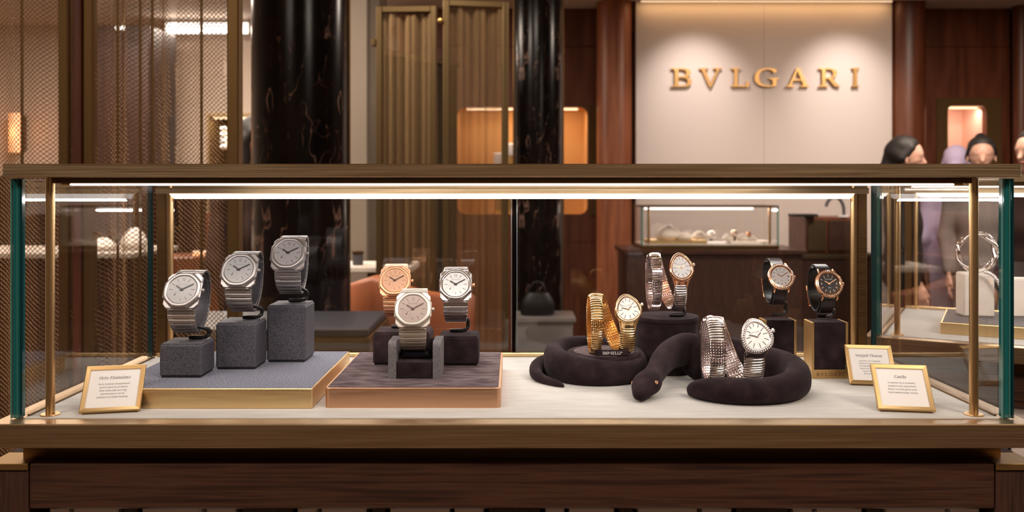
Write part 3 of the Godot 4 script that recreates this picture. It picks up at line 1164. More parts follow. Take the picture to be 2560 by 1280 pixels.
		b.lathe([Vector2(0, hh - 0.10), Vector2(0.042, hh - 0.10), Vector2(0.045, hh - 0.09), Vector2(0.042, hh - 0.01), Vector2(0.03, hh), Vector2(0, hh)], 20)
		part(t, "cap", b, M["white_china"])
	# walnut counter with the far glass vitrine
	t = thing("far_counter", "dark walnut counter carrying the small far glass case", "counter", Vector3(1.245, 0, -5.4))
	b = MB.new()
	b.box(Vector3(0, 0.46, -0.22), Vector3(1.08, 0.92, 0.46), 0.004)
	part(t, "body", b, M["walnut_v"])
	b = MB.new()
	b.box(Vector3(0, 0.935, -0.22), Vector3(1.12, 0.03, 0.50), 0.004)
	part(t, "top", b, M["walnut_h"])
	vitrine()
	# cash desk
	t = thing("cash_desk", "dark wood cash desk with a raised box in front of the cream wall", "desk", Vector3(2.115, 0, -5.7))
	b = MB.new()
	b.box(Vector3(-0.02, 0.435, -0.2), Vector3(0.50, 0.87, 0.5), 0.004)
	part(t, "body", b, M["walnut_v"])
	b = MB.new()
	b.box(Vector3(0, 0.885, -0.2), Vector3(0.54, 0.03, 0.52), 0.004)
	part(t, "top", b, M["olive_dark"])
	b = MB.new()
	b.box(Vector3(0.0, 1.02, -0.2), Vector3(0.40, 0.24, 0.36), 0.006)
	part(t, "raised_box", b, M["dark_wood_v"])
	for k in 2:
		b = MB.new()
		b.box(Vector3(-0.13 if k == 0 else 0.07, 1.02, -0.012), Vector3(0.12 if k == 0 else 0.25, 0.20, 0.012), 0.003)
		part(t, "door", b, M["olive_dark"] if k == 0 else M["walnut_v"])
	t = thing("desk_screen", "flat black screen lying tilted on the cash desk box", "screen", Vector3(xof(2023, 5.6), 1.14, -5.72))
	b = MB.new()
	b.box(Vector3(0, 0.012, 0), Vector3(0.16, 0.018, 0.12), 0.004)
	part(t, "panel", b, M["black"])
	t = thing("desk_lamp", "curved grey lamp arm above the cash desk", "lamp", Vector3(xof(2128, 5.6), 1.14, -5.75))
	b = MB.new()
	var arc := []
	for k in 13:
		var a := PI * 0.9 * k / 12.0
		arc.append(Vector3(-0.05 + 0.06 * cos(a), 0.04 + 0.09 * sin(a), 0))
	arc.push_front(Vector3(0.01, 0.0, 0))
	b.tube(arc, 0.011, 8)
	part(t, "arm", b, M["cuff_grey"])
	b = MB.new()
	b.lathe([Vector2(0, 0), Vector2(0.04, 0), Vector2(0.04, 0.012), Vector2(0, 0.012)], 20)
	part(t, "base", b, M["white_china"])
	# tan chair, cream table, white box, navy table, stone bench
	chair()
	t = thing("side_table", "cream topped table beside the tan leather chair", "table", Vector3(xof(925, 4.2), 0, -4.3))
	b = MB.new()
	b.box(Vector3(0, 0.938, 0), Vector3(0.42, 0.03, 0.34), 0.006)
	part(t, "table_top", b, M["cream_suede"])
	b = MB.new()
	b.lathe([Vector2(0, 0), Vector2(0.14, 0), Vector2(0.14, 0.02), Vector2(0.03, 0.03), Vector2(0.03, 0.923), Vector2(0, 0.923)], 24)
	part(t, "pedestal", b, M["frame_brass"])
	t = thing("canister", "small grey canister on the cream topped table", "canister", Vector3(xof(893, 4.2), 0.953, -4.22))
	b = MB.new()
	b.lathe([Vector2(0, 0), Vector2(0.024, 0), Vector2(0.026, 0.005), Vector2(0.026, 0.05), Vector2(0.022, 0.055), Vector2(0, 0.055)], 20)
	part(t, "body", b, M["cuff_grey"])
	b = MB.new()
	b.lathe([Vector2(0, 0.055), Vector2(0.028, 0.055), Vector2(0.028, 0.066), Vector2(0, 0.070)], 20)
	part(t, "lid", b, M["brass_dark"])
	t = thing("catalogue_stack", "dark grey catalogues lying behind the rose gold watch on the cream table", "catalogue", Vector3(xof(985, 4.2), 0.953, -4.3))
	b = MB.new()
	b.box(Vector3(0, 0.012, 0), Vector3(0.13, 0.022, 0.18), 0.003)
	part(t, "cover", b, M["cuff_grey"])
	t = thing("display_table", "low navy topped display table with a brass edge in front of the marble column", "table", Vector3(-0.665, 0, -2.52))
	b = MB.new()
	b.box(Vector3(0, 0.93, 0), Vector3(0.56, 0.02, 0.36), 0.003)
	part(t, "table_top", b, M["navy"])
	b = MB.new()
	b.box(Vector3(0, 0.89, 0), Vector3(0.57, 0.058, 0.37), 0.003)
	part(t, "edge_band", b, M["brass_dark"])
	b = MB.new()
	b.box(Vector3(0, 0.43, 0), Vector3(0.50, 0.86, 0.32), 0.004)
	part(t, "body", b, M["dark_wood_v"])
	t = thing("stone_bench", "low grey stone plinth at the foot of the second marble column", "plinth", Vector3(xof(1362, 4.6), 0, -4.75))
	b = MB.new()
	b.box(Vector3(0, 0.31, 0), Vector3(0.30, 0.62, 0.24), 0.006)
	part(t, "body", b, M["grey_stone"])
	b = MB.new()
	b.box(Vector3(0, 0.63, 0), Vector3(0.33, 0.025, 0.27), 0.004)
	part(t, "slab", b, M["grey_stone"])
	t = thing("handbag", "small black handbag resting on the grey stone plinth", "bag", Vector3(xof(1345, 4.6), 0.6425, -4.72))
	b = MB.new()
	var rings := []
	for e in [[0.0, 0.085, 0.04], [0.02, 0.095, 0.05], [0.08, 0.085, 0.045], [0.12, 0.06, 0.03]]:
		var r := PackedVector3Array()
		for k in 20:
			var a := TAU * k / 20
			r.append(Vector3(cos(a) * e[1], e[0], -sin(a) * e[2]))
		rings.append(r)
	b.loft(rings)
	part(t, "body", b, M["black"])
	b = MB.new()
	arc = []
	for k in 11:
		arc.append(Vector3(cos(PI * k / 10) * 0.045, 0.11 + sin(PI * k / 10) * 0.07, 0))
	b.tube(arc, 0.005, 8)
	part(t, "handle", b, M["black"])

func M_lamp() -> StandardMaterial3D:
	if not M.has("glow_orange"): M["glow_orange"] = glow(Color(1.0, 0.60, 0.30), 1.5)
	return M["glow_orange"]

func chair() -> void:
	var t := thing("armchair", "tan leather chair with a low curved back behind the rose gold watch", "chair", Vector3(xof(1010, 3.4), 0, -3.45), deg_to_rad(160))
	var b := MB.new()
	# curved back
	var inner := []
	var rings := []
	for k in 17:
		var a := deg_to_rad(-10 + 200.0 * k / 16.0)
		var r0 := 0.27
		var r1 := 0.21
		var top := 1.0 - 0.08 * absf(cos(a)) 
		var c := Vector3(cos(a), 0, -sin(a))
		rings.append(PackedVector3Array([c * r1 + Vector3(0, 0.50, 0), c * r0 + Vector3(0, 0.50, 0), c * (r0 + 0.01) + Vector3(0, top - 0.02, 0), c * (r0 - 0.015) + Vector3(0, top, 0), c * (r1 + 0.015) + Vector3(0, top, 0), c * r1 + Vector3(0, top - 0.02, 0)]))
	b.loft(rings)
	part(t, "backrest", b, M["tan_leather"])
	b = MB.new()
	b.xf = Transform3D(Basis(Vector3.RIGHT, -PI / 2), Vector3(0, 0.62, 0))
	b.slab(rounded(0.42, 0.42, 0.12), -0.10, 0.02, 0.015)
	part(t, "seat", b, M["tan_leather"])
	for s in [[-0.17, -0.15], [0.17, -0.15], [-0.17, 0.15], [0.17, 0.15]]:
		b = MB.new()
		b.tube([Vector3(s[0], 0, s[1]), Vector3(s[0] * 0.95, 0.54, s[1] * 0.95)], 0.014, 10)
		part(t, "leg", b, M["black"])

func vitrine() -> void:
	var d := 5.4
	var x0 := xof(1603, d)
	var x1 := xof(1948, d)
	var w := x1 - x0
	var dp := 0.36
	var y0 := 0.95
	var h := 0.27
	var t := thing("glass_vitrine", "small far glass case of pale jewellery in front of the cream wall", "display case", Vector3((x0 + x1) / 2, y0, -d))
	var b := MB.new()
	b.box(Vector3(0, 0.012, -dp / 2), Vector3(w, 0.024, dp), 0.002)
	part(t, "base", b, M["brass_dark"])
	b = MB.new()
	b.box(Vector3(0, 0.027, -dp / 2), Vector3(w - 0.03, 0.006, dp - 0.03), 0.001)
	part(t, "deck", b, M["deck_cloth"])
	b = MB.new()
	b.box(Vector3(0, h - 0.006, -dp / 2), Vector3(w, 0.012, dp), 0.002)
	part(t, "top_frame", b, M["brass_dark"])
	for s in [-1, 1]:
		b = MB.new()
		b.box(Vector3(s * (w / 2 - 0.006), 0.14, -0.008), Vector3(0.010, 0.236, 0.010), 0.001)
		part(t, "glass_edge", b, M["glass_edge_light"])
		b = MB.new()
		b.tube([Vector3(s * (w / 2 - 0.05), 0.03, -0.03), Vector3(s * (w / 2 - 0.05), 0.258, -0.03)], 0.008, 10)
		part(t, "post", b, M["brass_post"])
		b = MB.new()
		b.box(Vector3(s * (w / 2 - 0.006), 0.14, -dp / 2), Vector3(0.006, 0.23, dp - 0.04), 0)
		part(t, "side_glass", b, M["glass"])
	for z in [-0.008, -dp + 0.008]:
		b = MB.new()
		b.box(Vector3(0, 0.14, z), Vector3(w - 0.03, 0.23, 0.006), 0)
		part(t, "front_glass" if z > -0.1 else "back_glass", b, M["glass"])
	b = MB.new()
	b.box(Vector3(0, h - 0.022, -dp + 0.03), Vector3(w - 0.14, 0.018, 0.014), 0.002)
	part(t, "light_strip", b, M["glow_white"])
	area_light(t, "strip_lamp", Vector3(0, h - 0.036, -dp + 0.04), Vector3(-65, 180, 0), Vector2(w - 0.14, 0.014), 0.26, Color(1.0, 0.93, 0.86))
	# contents
	var y := y0 + 0.030
	var tt := thing("brass_tray", "brass tray inside the far vitrine under the pale jewellery pads", "tray", Vector3(x0 + 0.235, y, -d - 0.15))
	b = MB.new()
	b.box(Vector3(0, 0.012, 0), Vector3(0.37, 0.024, 0.18), 0.002)
	part(tt, "body", b, M["brass_tray"])
	tt = thing("brass_tray", "brass tray inside the far vitrine nearer the cash desk", "tray", Vector3(x0 + 0.70, y, -d - 0.15))
	b = MB.new()
	b.box(Vector3(0, 0.008, 0), Vector3(0.26, 0.016, 0.18), 0.002)
	part(tt, "body", b, M["cream_suede"])
	var ty := y + 0.024
	for e in [[1671, 0.085, 0.088, "largest white dome shaped jewellery pad in the far vitrine", 0.16], [1712, 0.048, 0.050, "low white jewellery pad in the far vitrine, beside the largest dome", 0.105], [1748, 0.046, 0.052, "low white jewellery pad in the far vitrine, at the end of the brass tray", 0.185]]:
		pad(e[3], Vector3(xof(e[0], d + e[4]), ty, -d - e[4]), e[1], e[2])
	for e in [[1820, 0.038, 0.042, "small white pad standing on the low tray of the far vitrine"], [1858, 0.042, 0.046, "cream pad under the amber ring in the far vitrine"], [1880, 0.034, 0.03, "smallest cream pad at the end of the far vitrine"]]:
		pad(e[3], Vector3(xof(e[0], d + 0.15), y + 0.016, -d - 0.15), e[1], e[2])
	for e in [[1671, 570, 0.022, "white_china", "pearl on top of the largest white jewellery dome"], [1778, 588, 0.028, "gem", "big round silver ornament near the middle of the far vitrine"], [1835, 584, 0.022, "gem_warm", "pale gold round ornament in the far vitrine"], [1871, 586, 0.017, "rose_gold", "small amber round ornament in the far vitrine"]]:
		var p := at(e[0], e[1], d + 0.15)
		tt = thing("ornament", e[4], "ornament", Vector3(p.x, 0, p.z))
		b = MB.new()
		b.ball(Vector3(0, p.y, 0), Vector3(e[2], e[2], e[2]), 14, 10)
		part(tt, "stone", b, M[e[3]])
		if e[0] == 1671: continue
		b = MB.new()
		b.lathe([Vector2(0.014, y + 0.016), Vector2(0.012, p.y - e[2] * 0.7), Vector2(0, p.y - e[2] * 0.7)], 12)
		part(tt, "stem", b, M["brass_dark"])

func pad(label: String, p: Vector3, r: float, h: float, group := "pads in the far vitrine") -> void:
	var b := MB.new()
	b.lathe([Vector2(0, 0), Vector2(r * 0.8, 0), Vector2(r, h * 0.25), Vector2(r * 0.98, h * 0.4), Vector2(r * 0.7, h * 0.72), Vector2(r * 0.25, h * 0.97), Vector2(0, h)], 24, 2.0)
	solo("jewellery_pad", label, "jewellery pad", b, M["cream_suede"], p, group)

# ------------------------------------------------------------------ people
# a body as one skin: tapered bones joined by a smooth minimum, meshed as surface nets
static func skin(bones: Array, cell: float, k: float) -> ArrayMesh:
	var lo := Vector3(1e9, 1e9, 1e9)
	var hi := -lo
	for q in bones:
		for e in 2:
			var r: float = q[2 + e] + 2 * cell
			lo = lo.min(q[e] - Vector3(r, r, r))
			hi = hi.max(q[e] + Vector3(r, r, r))
	var nx := int((hi.x - lo.x) / cell) + 2
	var ny := int((hi.y - lo.y) / cell) + 2
	var nz := int((hi.z - lo.z) / cell) + 2
	var f := PackedFloat32Array()
	f.resize(nx * ny * nz)
	f.fill(1.0)
	for q in bones:
		var a: Vector3 = q[0]
		var b: Vector3 = q[1]
		var ra: float = q[2]
		var rb: float = q[3]
		var squash: Vector3 = q[4] if q.size() > 4 else Vector3.ONE
		var reach := maxf(ra, rb) + 3 * cell + k
		var l3 := (a.min(b) - Vector3(reach, reach, reach) - lo) / cell
		var h3 := (a.max(b) + Vector3(reach, reach, reach) - lo) / cell
		var ab := (b - a) / squash
		var len2 := maxf(ab.length_squared(), 1e-9)
		for y in range(maxi(int(l3.y), 0), mini(int(h3.y) + 1, ny)):
			for z in range(maxi(int(l3.z), 0), mini(int(h3.z) + 1, nz)):
				for x in range(maxi(int(l3.x), 0), mini(int(h3.x) + 1, nx)):
					var p := (lo + Vector3(x, y, z) * cell - a) / squash
					var t := clampf(p.dot(ab) / len2, 0, 1)
					var d := (p - ab * t).length() - lerpf(ra, rb, t)
					var i := (y * nz + z) * nx + x
					var o := f[i]
					var h := maxf(k - absf(d - o), 0.0) / k
					f[i] = minf(d, o) - h * h * k * 0.25
	var st := SurfaceTool.new()
	st.begin(Mesh.PRIMITIVE_TRIANGLES)
	var id := {}
	var verts := PackedVector3Array()
	var off := [0, 1, nx, nx + 1, nx * nz, nx * nz + 1, nx * nz + nx, nx * nz + nx + 1]
	var pos := [Vector3(0, 0, 0), Vector3(1, 0, 0), Vector3(0, 0, 1), Vector3(1, 0, 1), Vector3(0, 1, 0), Vector3(1, 1, 0), Vector3(0, 1, 1), Vector3(1, 1, 1)]
	var edges := [[0, 1], [2, 3], [4, 5], [6, 7], [0, 2], [1, 3], [4, 6], [5, 7], [0, 4], [1, 5], [2, 6], [3, 7]]
	for y in ny - 1:
		for z in nz - 1:
			for x in nx - 1:
				var i := (y * nz + z) * nx + x
				var s0 := f[i] < 0
				var mixed := false
				for c in range(1, 8):
					if (f[i + off[c]] < 0) != s0:
						mixed = true
						break
				if not mixed: continue
				var sum := Vector3()
				var cnt := 0
				for e in edges:
					var fa := f[i + off[e[0]]]
					var fb := f[i + off[e[1]]]
					if (fa < 0) != (fb < 0):
						sum += pos[e[0]].lerp(pos[e[1]], fa / (fa - fb))
						cnt += 1
				id[i] = verts.size()
				verts.append(lo + (Vector3(x, y, z) + sum / cnt) * cell)
	for v in verts: st.add_vertex(v)
	for y in range(1, ny - 1):
		for z in range(1, nz - 1):
			for x in range(1, nx - 1):
				var i := (y * nz + z) * nx + x
				var ins := f[i] < 0
				# edge along x: cells around in y,z ; orders are counter-clockwise seen from +axis
				for ax in 3:
					var j: int = i + [1, nx * nz, nx][ax]
					if (f[j] < 0) == ins: continue
					var u: int = [nx * nz, nx, 1][ax]
					var v: int = [nx, 1, nx * nz][ax]
					var q := [i - u - v, i - v, i, i - u]
					if not (id.has(q[0]) and id.has(q[1]) and id.has(q[2]) and id.has(q[3])): continue
					if not ins: q.reverse()
					for w in [0, 2, 1, 0, 3, 2]: st.add_index(id[q[w]])
	st.set_smooth_group(1)
	st.generate_normals()
	return st.commit()

# a standing figure: parts body (skin), clothing, hair, face; turned about y
func person(label: String, x: float, d: float, tall: float, turn: float, cloth: String, hair_kind: String, tilt := 0.0) -> void:
	var t := thing("person", label, "person", Vector3(x, 0, -d), turn, "")
	var s := tall / 1.72
	var hc := Vector3(0, 1.60, 0.02) * s          # centre of the head
	var bones := []
	# skin: head, neck, hands
	var B := func(a: Vector3, b2: Vector3, ra: float, rb: float, sq := Vector3.ONE): bones.append([a * s, b2 * s, ra * s, rb * s, sq])
	var hd := Vector3(0, 1.60, 0.02)
	B.call(hd + Vector3(0, 0.035, -0.012), hd + Vector3(0, 0.03, 0.004), 0.086, 0.084, Vector3(0.9, 1.05, 1.08))
	B.call(hd + Vector3(0, -0.03, 0.03), hd + Vector3(0, -0.075, 0.052), 0.062, 0.030)
	B.call(hd + Vector3(0, 0.0, 0.085), hd + Vector3(0, -0.028, 0.103), 0.009, 0.013)
	B.call(hd + Vector3(0, -0.056, 0.088), hd + Vector3(0, -0.058, 0.090), 0.012, 0.012)
	for e in [-1.0, 1.0]:
		B.call(hd + Vector3(e * 0.034, 0.026, 0.072), hd + Vector3(e * 0.02, 0.026, 0.078), 0.012, 0.010)
		B.call(hd + Vector3(e * 0.082, 0.01, -0.01), hd + Vector3(e * 0.084, -0.03, -0.004), 0.014, 0.009, Vector3(0.6, 1, 1))
	B.call(hd + Vector3(0, -0.06, -0.01), Vector3(0, 1.40, -0.015), 0.056, 0.060)
	B.call(Vector3(0, 1.40, -0.02), Vector3(0, 1.36, -0.02), 0.075, 0.09)
	part(t, "head", skin(bones, 0.007 * s, 0.022 * s), M["skin"])
	bones.clear()
	# clothed body, one surface
	B.call(Vector3(0, 1.33, -0.015), Vector3(0, 1.18, 0.0), 0.13, 0.135, Vector3(1.15, 1, 0.8))
	B.call(Vector3(0, 1.18, 0.0), Vector3(0, 1.00, 0.0), 0.135, 0.125, Vector3(1.1, 1, 0.8))
	B.call(Vector3(0, 1.00, 0.0), Vector3(0, 0.90, -0.01), 0.13, 0.15, Vector3(1.1, 1, 0.85))
	for e in [-1.0, 1.0]:
		B.call(Vector3(0, 1.37, -0.02), Vector3(e * 0.165, 1.35, -0.02), 0.06, 0.062)
		B.call(Vector3(e * 0.175, 1.34, -0.02), Vector3(e * 0.215, 1.06, -0.03), 0.056, 0.046)
		B.call(Vector3(e * 0.215, 1.06, -0.03), Vector3(e * 0.20, 0.84, 0.06), 0.044, 0.034)
		B.call(Vector3(e * 0.09, 0.90, -0.01), Vector3(e * 0.10, 0.50, 0.0), 0.095, 0.062)
		B.call(Vector3(e * 0.10, 0.50, 0.0), Vector3(e * 0.10, 0.09, -0.02), 0.060, 0.042)
	part(t, "clothing", skin(bones, 0.015 * s, 0.04 * s), M[cloth])
	bones.clear()
	for e in [-1.0, 1.0]:   # shoes
		B.call(Vector3(e * 0.10, 0.055, -0.04), Vector3(e * 0.115, 0.040, 0.13), 0.048, 0.038, Vector3(0.85, 1, 1))
	part(t, "shoes", skin(bones, 0.012 * s, 0.02 * s), M["black"])
	for e in [-1.0, 1.0]:   # hands: palm, four fingers, thumb
		bones.clear()
		var w := Vector3(e * 0.198, 0.83, 0.065)
		B.call(w, w + Vector3(0, -0.085, 0.028), 0.024, 0.030, Vector3(0.6, 1, 1.15))
		for k in 4:
			var kz := 0.036 - k * 0.021
			var ln: float = [0.034, 0.040, 0.036, 0.028][k]
			var r0 := w + Vector3(0, -0.105, 0.030 + kz * 0.9)
			var r1 := r0 + Vector3(-e * 0.004, -ln, 0.004)
			B.call(r0, r1, 0.0095, 0.0088)
			B.call(r1, r1 + Vector3(-e * 0.014, -ln * 0.75, -0.002), 0.0088, 0.007)
		var th := w + Vector3(-e * 0.004, -0.035, 0.045)
		B.call(th, th + Vector3(-e * 0.008, -0.04, 0.022), 0.012, 0.010)
		B.call(th + Vector3(-e * 0.008, -0.04, 0.022), th + Vector3(-e * 0.014, -0.068, 0.022), 0.010, 0.008)
		part(t, "hand", skin(bones, 0.006 * s, 0.006 * s), M["skin"])
	bones.clear()
	# hair
	B.call(hd + Vector3(0, 0.060, -0.022), hd + Vector3(0, 0.040, -0.040), 0.084, 0.086, Vector3(0.95, 1.05, 1.1))
	B.call(hd + Vector3(0, 0.02, -0.055), hd + Vector3(0, -0.03, -0.055), 0.070, 0.055, Vector3(1.1, 1, 0.8))
	B.call(hd + Vector3(0, 0.088, 0.012), hd + Vector3(0, 0.082, -0.03), 0.052, 0.060, Vector3(1.25, 0.8, 1.1))
	for e in [-1.0, 1.0]:
		B.call(hd + Vector3(e * 0.062, 0.062, 0.022), hd + Vector3(e * 0.070, 0.0, -0.030), 0.024, 0.030)
	if hair_kind == "long":
		for e in [-1.0, 1.0]:
			B.call(hd + Vector3(e * 0.066, 0.03, -0.02), hd + Vector3(e * 0.085, -0.20, -0.045), 0.034, 0.04)
		B.call(hd + Vector3(0, -0.02, -0.075), hd + Vector3(0, -0.24, -0.085), 0.07, 0.08, Vector3(1.1, 1, 0.6))
	elif hair_kind == "bun":
		B.call(hd + Vector3(0, 0.115, -0.06), hd + Vector3(0, 0.13, -0.065), 0.034, 0.036)
	elif hair_kind == "low" or hair_kind == "scarf":
		B.call(hd + Vector3(0, -0.01, -0.10), hd + Vector3(0, -0.05, -0.115), 0.045, 0.04)
		B.call(hd + Vector3(0, -0.05, -0.10), hd + Vector3(0, -0.20, -0.10), 0.045, 0.05)
	part(t, "hair" if hair_kind != "scarf" else "head_covering", skin(bones, 0.008 * s, 0.02 * s), M["hair"] if hair_kind != "scarf" else M["lilac_cloth"])
	for e in [-1.0, 1.0]:
		var b := MB.new()
		b.ball((hd + Vector3(e * 0.032, 0.012, 0.078)) * s, Vector3(0.012, 0.008, 0.010) * s, 10, 6)
		part(t, "eye", b, M["eye_white"])
		b = MB.new()
		b.ball((hd + Vector3(e * 0.032, 0.012, 0.0855)) * s, Vector3(0.0055, 0.0055, 0.004) * s, 8, 6)
		part(t, "iris", b, M["hair"])
		b = MB.new()
		b.tube([(hd + Vector3(e * 0.016, 0.036, 0.090)) * s, (hd + Vector3(e * 0.034, 0.042, 0.084)) * s, (hd + Vector3(e * 0.05, 0.034, 0.070)) * s], 0.0042 * s, 6)
		part(t, "eyebrow", b, M["hair"])
	var b := MB.new()
	b.body([(hd + Vector3(-0.024, -0.055, 0.088)) * s, (hd + Vector3(-0.008, -0.053, 0.100)) * s, (hd + Vector3(0.008, -0.053, 0.100)) * s, (hd + Vector3(0.024, -0.055, 0.088)) * s], [0.002 * s, 0.006 * s, 0.006 * s, 0.002 * s], [0.002 * s, 0.007 * s, 0.007 * s, 0.002 * s], 8)
	part(t, "lips", b, M["lip"])

func people() -> void:
	person("woman with dark gathered hair seen in profile in front of the curved wood pilaster", xof(2258, 5.2), 5.2, 1.615, deg_to_rad(68), "dark_cloth", "low")
	person("person with tied-up dark hair facing the shop beside the pink niche", xof(2453, 5.6), 5.6, 1.64, deg_to_rad(-24), "grey_cloth", "bun")
	person("person with a pale lilac head covering in front of the pink niche", xof(2390, 6.0), 6.0, 1.60, deg_to_rad(150), "lilac_cloth", "scarf")
	person("person at the very edge of the view beyond the pink niche", xof(2590, 4.6), 4.6, 1.62, deg_to_rad(-70), "wine_cloth", "short")
	person("person in dark red mostly hidden behind the broad marble column", xof(640, 3.9), 3.9, 1.62, deg_to_rad(60), "wine_cloth", "long")

# ------------------------------------------------------------------ glass cases and their counters
# origin: middle of the front glass at deck height; x along the case, -z into it
func glass_case(t: Node3D, hw: float, dp: float, up: float, lamp: float, lamp2: float, sliding: bool) -> void:
	var b := MB.new()
	var und := EYE - DECK + 0.0158        # underside of the top frame
	var gl := 0.0135                      # thickness of the side glass
	# base rail and deck
	b.box(Vector3(0, -0.0150, -dp / 2 + 0.004), Vector3(hw * 2 + 0.026, 0.0270, dp + 0.034), 0.0012)
	part(t, "base_rail", b, M["brass_rail"])
	b = MB.new()
	b.box(Vector3(0, -0.0021, -dp / 2 + 0.001), Vector3(hw * 2 - 0.030, 0.0042, dp - 0.006), 0.0006)
	part(t, "deck", b, M["deck_cloth"])
	b = MB.new()
	b.box(Vector3(0, -0.0414, -dp / 2), Vector3(hw * 2 + 0.006, 0.0258, dp - 0.064), 0.0)
	part(t, "plinth", b, M["brass_dark"])
	# glass: front, two sides with their green edges, back
	b = MB.new()
	b.box(Vector3(0, und / 2 - 0.001, -0.003), Vector3(hw * 2 - 2 * gl - 0.001, und - 0.001, 0.006))
	part(t, "front_glass", b, M["glass_front"])
	for s in [-1, 1]:
		b = MB.new()
		b.box(Vector3(s * (hw - gl / 2), und / 2 - 0.001, -dp / 2 - 0.006), Vector3(0.008, und - 0.001, dp - 0.016))
		part(t, "side_glass", b, M["glass"])
		b = MB.new()
		b.box(Vector3(s * (hw - gl / 2), und / 2 - 0.001, -0.006), Vector3(gl * 0.62, und - 0.001, 0.0115), 0.0008)
		var e := part(t, "glass_edge", b, M["glass_edge"])
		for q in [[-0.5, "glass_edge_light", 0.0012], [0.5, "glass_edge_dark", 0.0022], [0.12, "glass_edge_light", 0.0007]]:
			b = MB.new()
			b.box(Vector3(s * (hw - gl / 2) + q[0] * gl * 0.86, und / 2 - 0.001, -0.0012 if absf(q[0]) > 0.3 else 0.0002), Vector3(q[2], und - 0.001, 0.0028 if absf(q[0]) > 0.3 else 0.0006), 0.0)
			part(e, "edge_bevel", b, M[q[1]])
		b = MB.new()
		b.box(Vector3(s * (hw - gl / 2), und / 2 - 0.001, -dp + 0.001), Vector3(0.0075, und - 0.001, 0.003), 0.0)
		part(t, "glass_edge", b, M["glass_edge_dark"])
		# channel that holds the side glass
		b = MB.new()
		b.box(Vector3(s * (hw - gl / 2 - 0.0095), 0.0012, -dp / 2), Vector3(0.0026, 0.0024, dp - 0.016), 0.0004)
		part(t, "glass_channel", b, M["brass_dark"])
		# round posts on flanges
		for z in [-0.0145, -dp - 0.0005]:
			b = MB.new()
			var r := 0.0050 if z > -0.1 else 0.0044
			b.tube([Vector3(s * (hw - 0.038), 0.001, z), Vector3(s * (hw - 0.038), und - 0.0005, z)], r, 24)
			var p := part(t, "post", b, M["brass_post"])
			b = MB.new()
			b.xf = Transform3D(Basis(), Vector3(s * (hw - 0.038), 0.0, z))
			b.lathe([Vector2(0.0108, 0.0), Vector2(0.0108, 0.0011), Vector2(0.0103, 0.0016), Vector2(0.0, 0.0016)], 32)
			part(p, "flange", b, M["brass_post"])
		# upright of the back frame
		b = MB.new()
		b.box(Vector3(s * (hw - 0.0225), und / 2, -dp - 0.009), Vector3(0.015, und, 0.012), 0.001)
		part(t, "back_upright", b, M["brass_dark"])
	var ih := hw - 0.036
	if sliding:
		for s in [-1, 1]:
			b = MB.new()
			b.box(Vector3(s * ih / 2 + s * 0.002, und / 2, -dp - (0.016 if s < 0 else 0.009)), Vector3(ih - 0.006, und - 0.012, 0.005))
			var pane := part(t, "back_glass", b, M["glass_back"])
			b = MB.new()
			b.box(Vector3(s * 0.0044 + 0.0035, und / 2, -dp - (0.016 if s < 0 else 0.009)), Vector3(0.0012, und - 0.012, 0.0056), 0.0002)
			part(pane, "polished_edge", b, M["pane_edge"])
		b = MB.new()
		b.box(Vector3(0.0035, und / 2, -dp - 0.0125), Vector3(0.0060, und - 0.012, 0.0012), 0.0)
		part(t, "dust_seal", b, M["gap"])
	else:
		b = MB.new()
		b.box(Vector3(0, und / 2, -dp - 0.012), Vector3(ih * 2, und - 0.012, 0.005))
		part(t, "back_glass", b, M["glass_back"])
	b = MB.new()
	b.box(Vector3(0, 0.003, -dp + 0.001), Vector3(hw * 2 - 0.034, 0.006, 0.007), 0.001)
	part(t, "back_sill", b, M["brass_tray"])
	# top frame: slab, front and back drops with light strips
	b = MB.new()
	b.box(Vector3(0, und + up / 2, -dp / 2 + 0.001), Vector3(hw * 2, up, dp + 0.030), 0.0010)
	part(t, "top_frame", b, M["brass_rail"])
	b = MB.new()
	b.box(Vector3(0, und - 0.0034, -0.016), Vector3(hw * 2 - 0.072, 0.0068, 0.010), 0.0008)
	part(t, "front_header", b, M["brass_dark"])
	b = MB.new()
	b.box(Vector3(0, und - 0.0081, -0.0165), Vector3(hw * 2 - 0.122, 0.0024, 0.0080), 0.0009)
	part(t, "light_strip", b, M["glow_white"])
	for s in [-1, 1]:
		b = MB.new()
		b.tube([Vector3(s * (hw - 0.061), und - 0.0078, -0.0165), Vector3(s * (hw - 0.050), und - 0.0078, -0.0165)], 0.0012, 8)
		part(t, "lamp_terminal", b, M["brass_polished"])
	b = MB.new()
	b.box(Vector3(0, und - 0.0065, -dp - 0.006), Vector3(hw * 2 - 0.032, 0.013, 0.014), 0.0008)
	b.box(Vector3(0, und - 0.0152, -dp + 0.0016), Vector3(hw * 2 - 0.032, 0.0095, 0.010), 0.0010)
	part(t, "back_header", b, M["brass_rail"])
	# back strip: a wedge with slanting ends
	b = MB.new()
	var y1 := und - 0.0200
	var y0 := und - 0.0277
	var z1 := -dp + 0.0066
	var z0 := -dp - 0.0010
	var wt := hw - 0.0385
	var wb := hw - 0.0455
	var A := [Vector3(-wt, y1, z0), Vector3(wt, y1, z0), Vector3(wt, y1, z1), Vector3(-wt, y1, z1)]
	var C := [Vector3(-wb, y0, z0), Vector3(wb, y0, z0), Vector3(wb, y0, z1 - 0.002), Vector3(-wb, y0, z1 - 0.002)]
	b.quad(C[3], C[2], A[2], A[3])
	b.quad(C[1], C[0], A[0], A[1])
	b.quad(C[2], C[1], A[1], A[2])
	b.quad(C[0], C[3], A[3], A[0])
	b.quad(C[0], C[1], C[2], C[3])
	b.quad(A[3], A[2], A[1], A[0])
	part(t, "light_strip", b, M["glow_white"])
	# the lamps of the strips, just in front of the glowing faces
	var lc := Color(1.0, 0.982, 0.962)
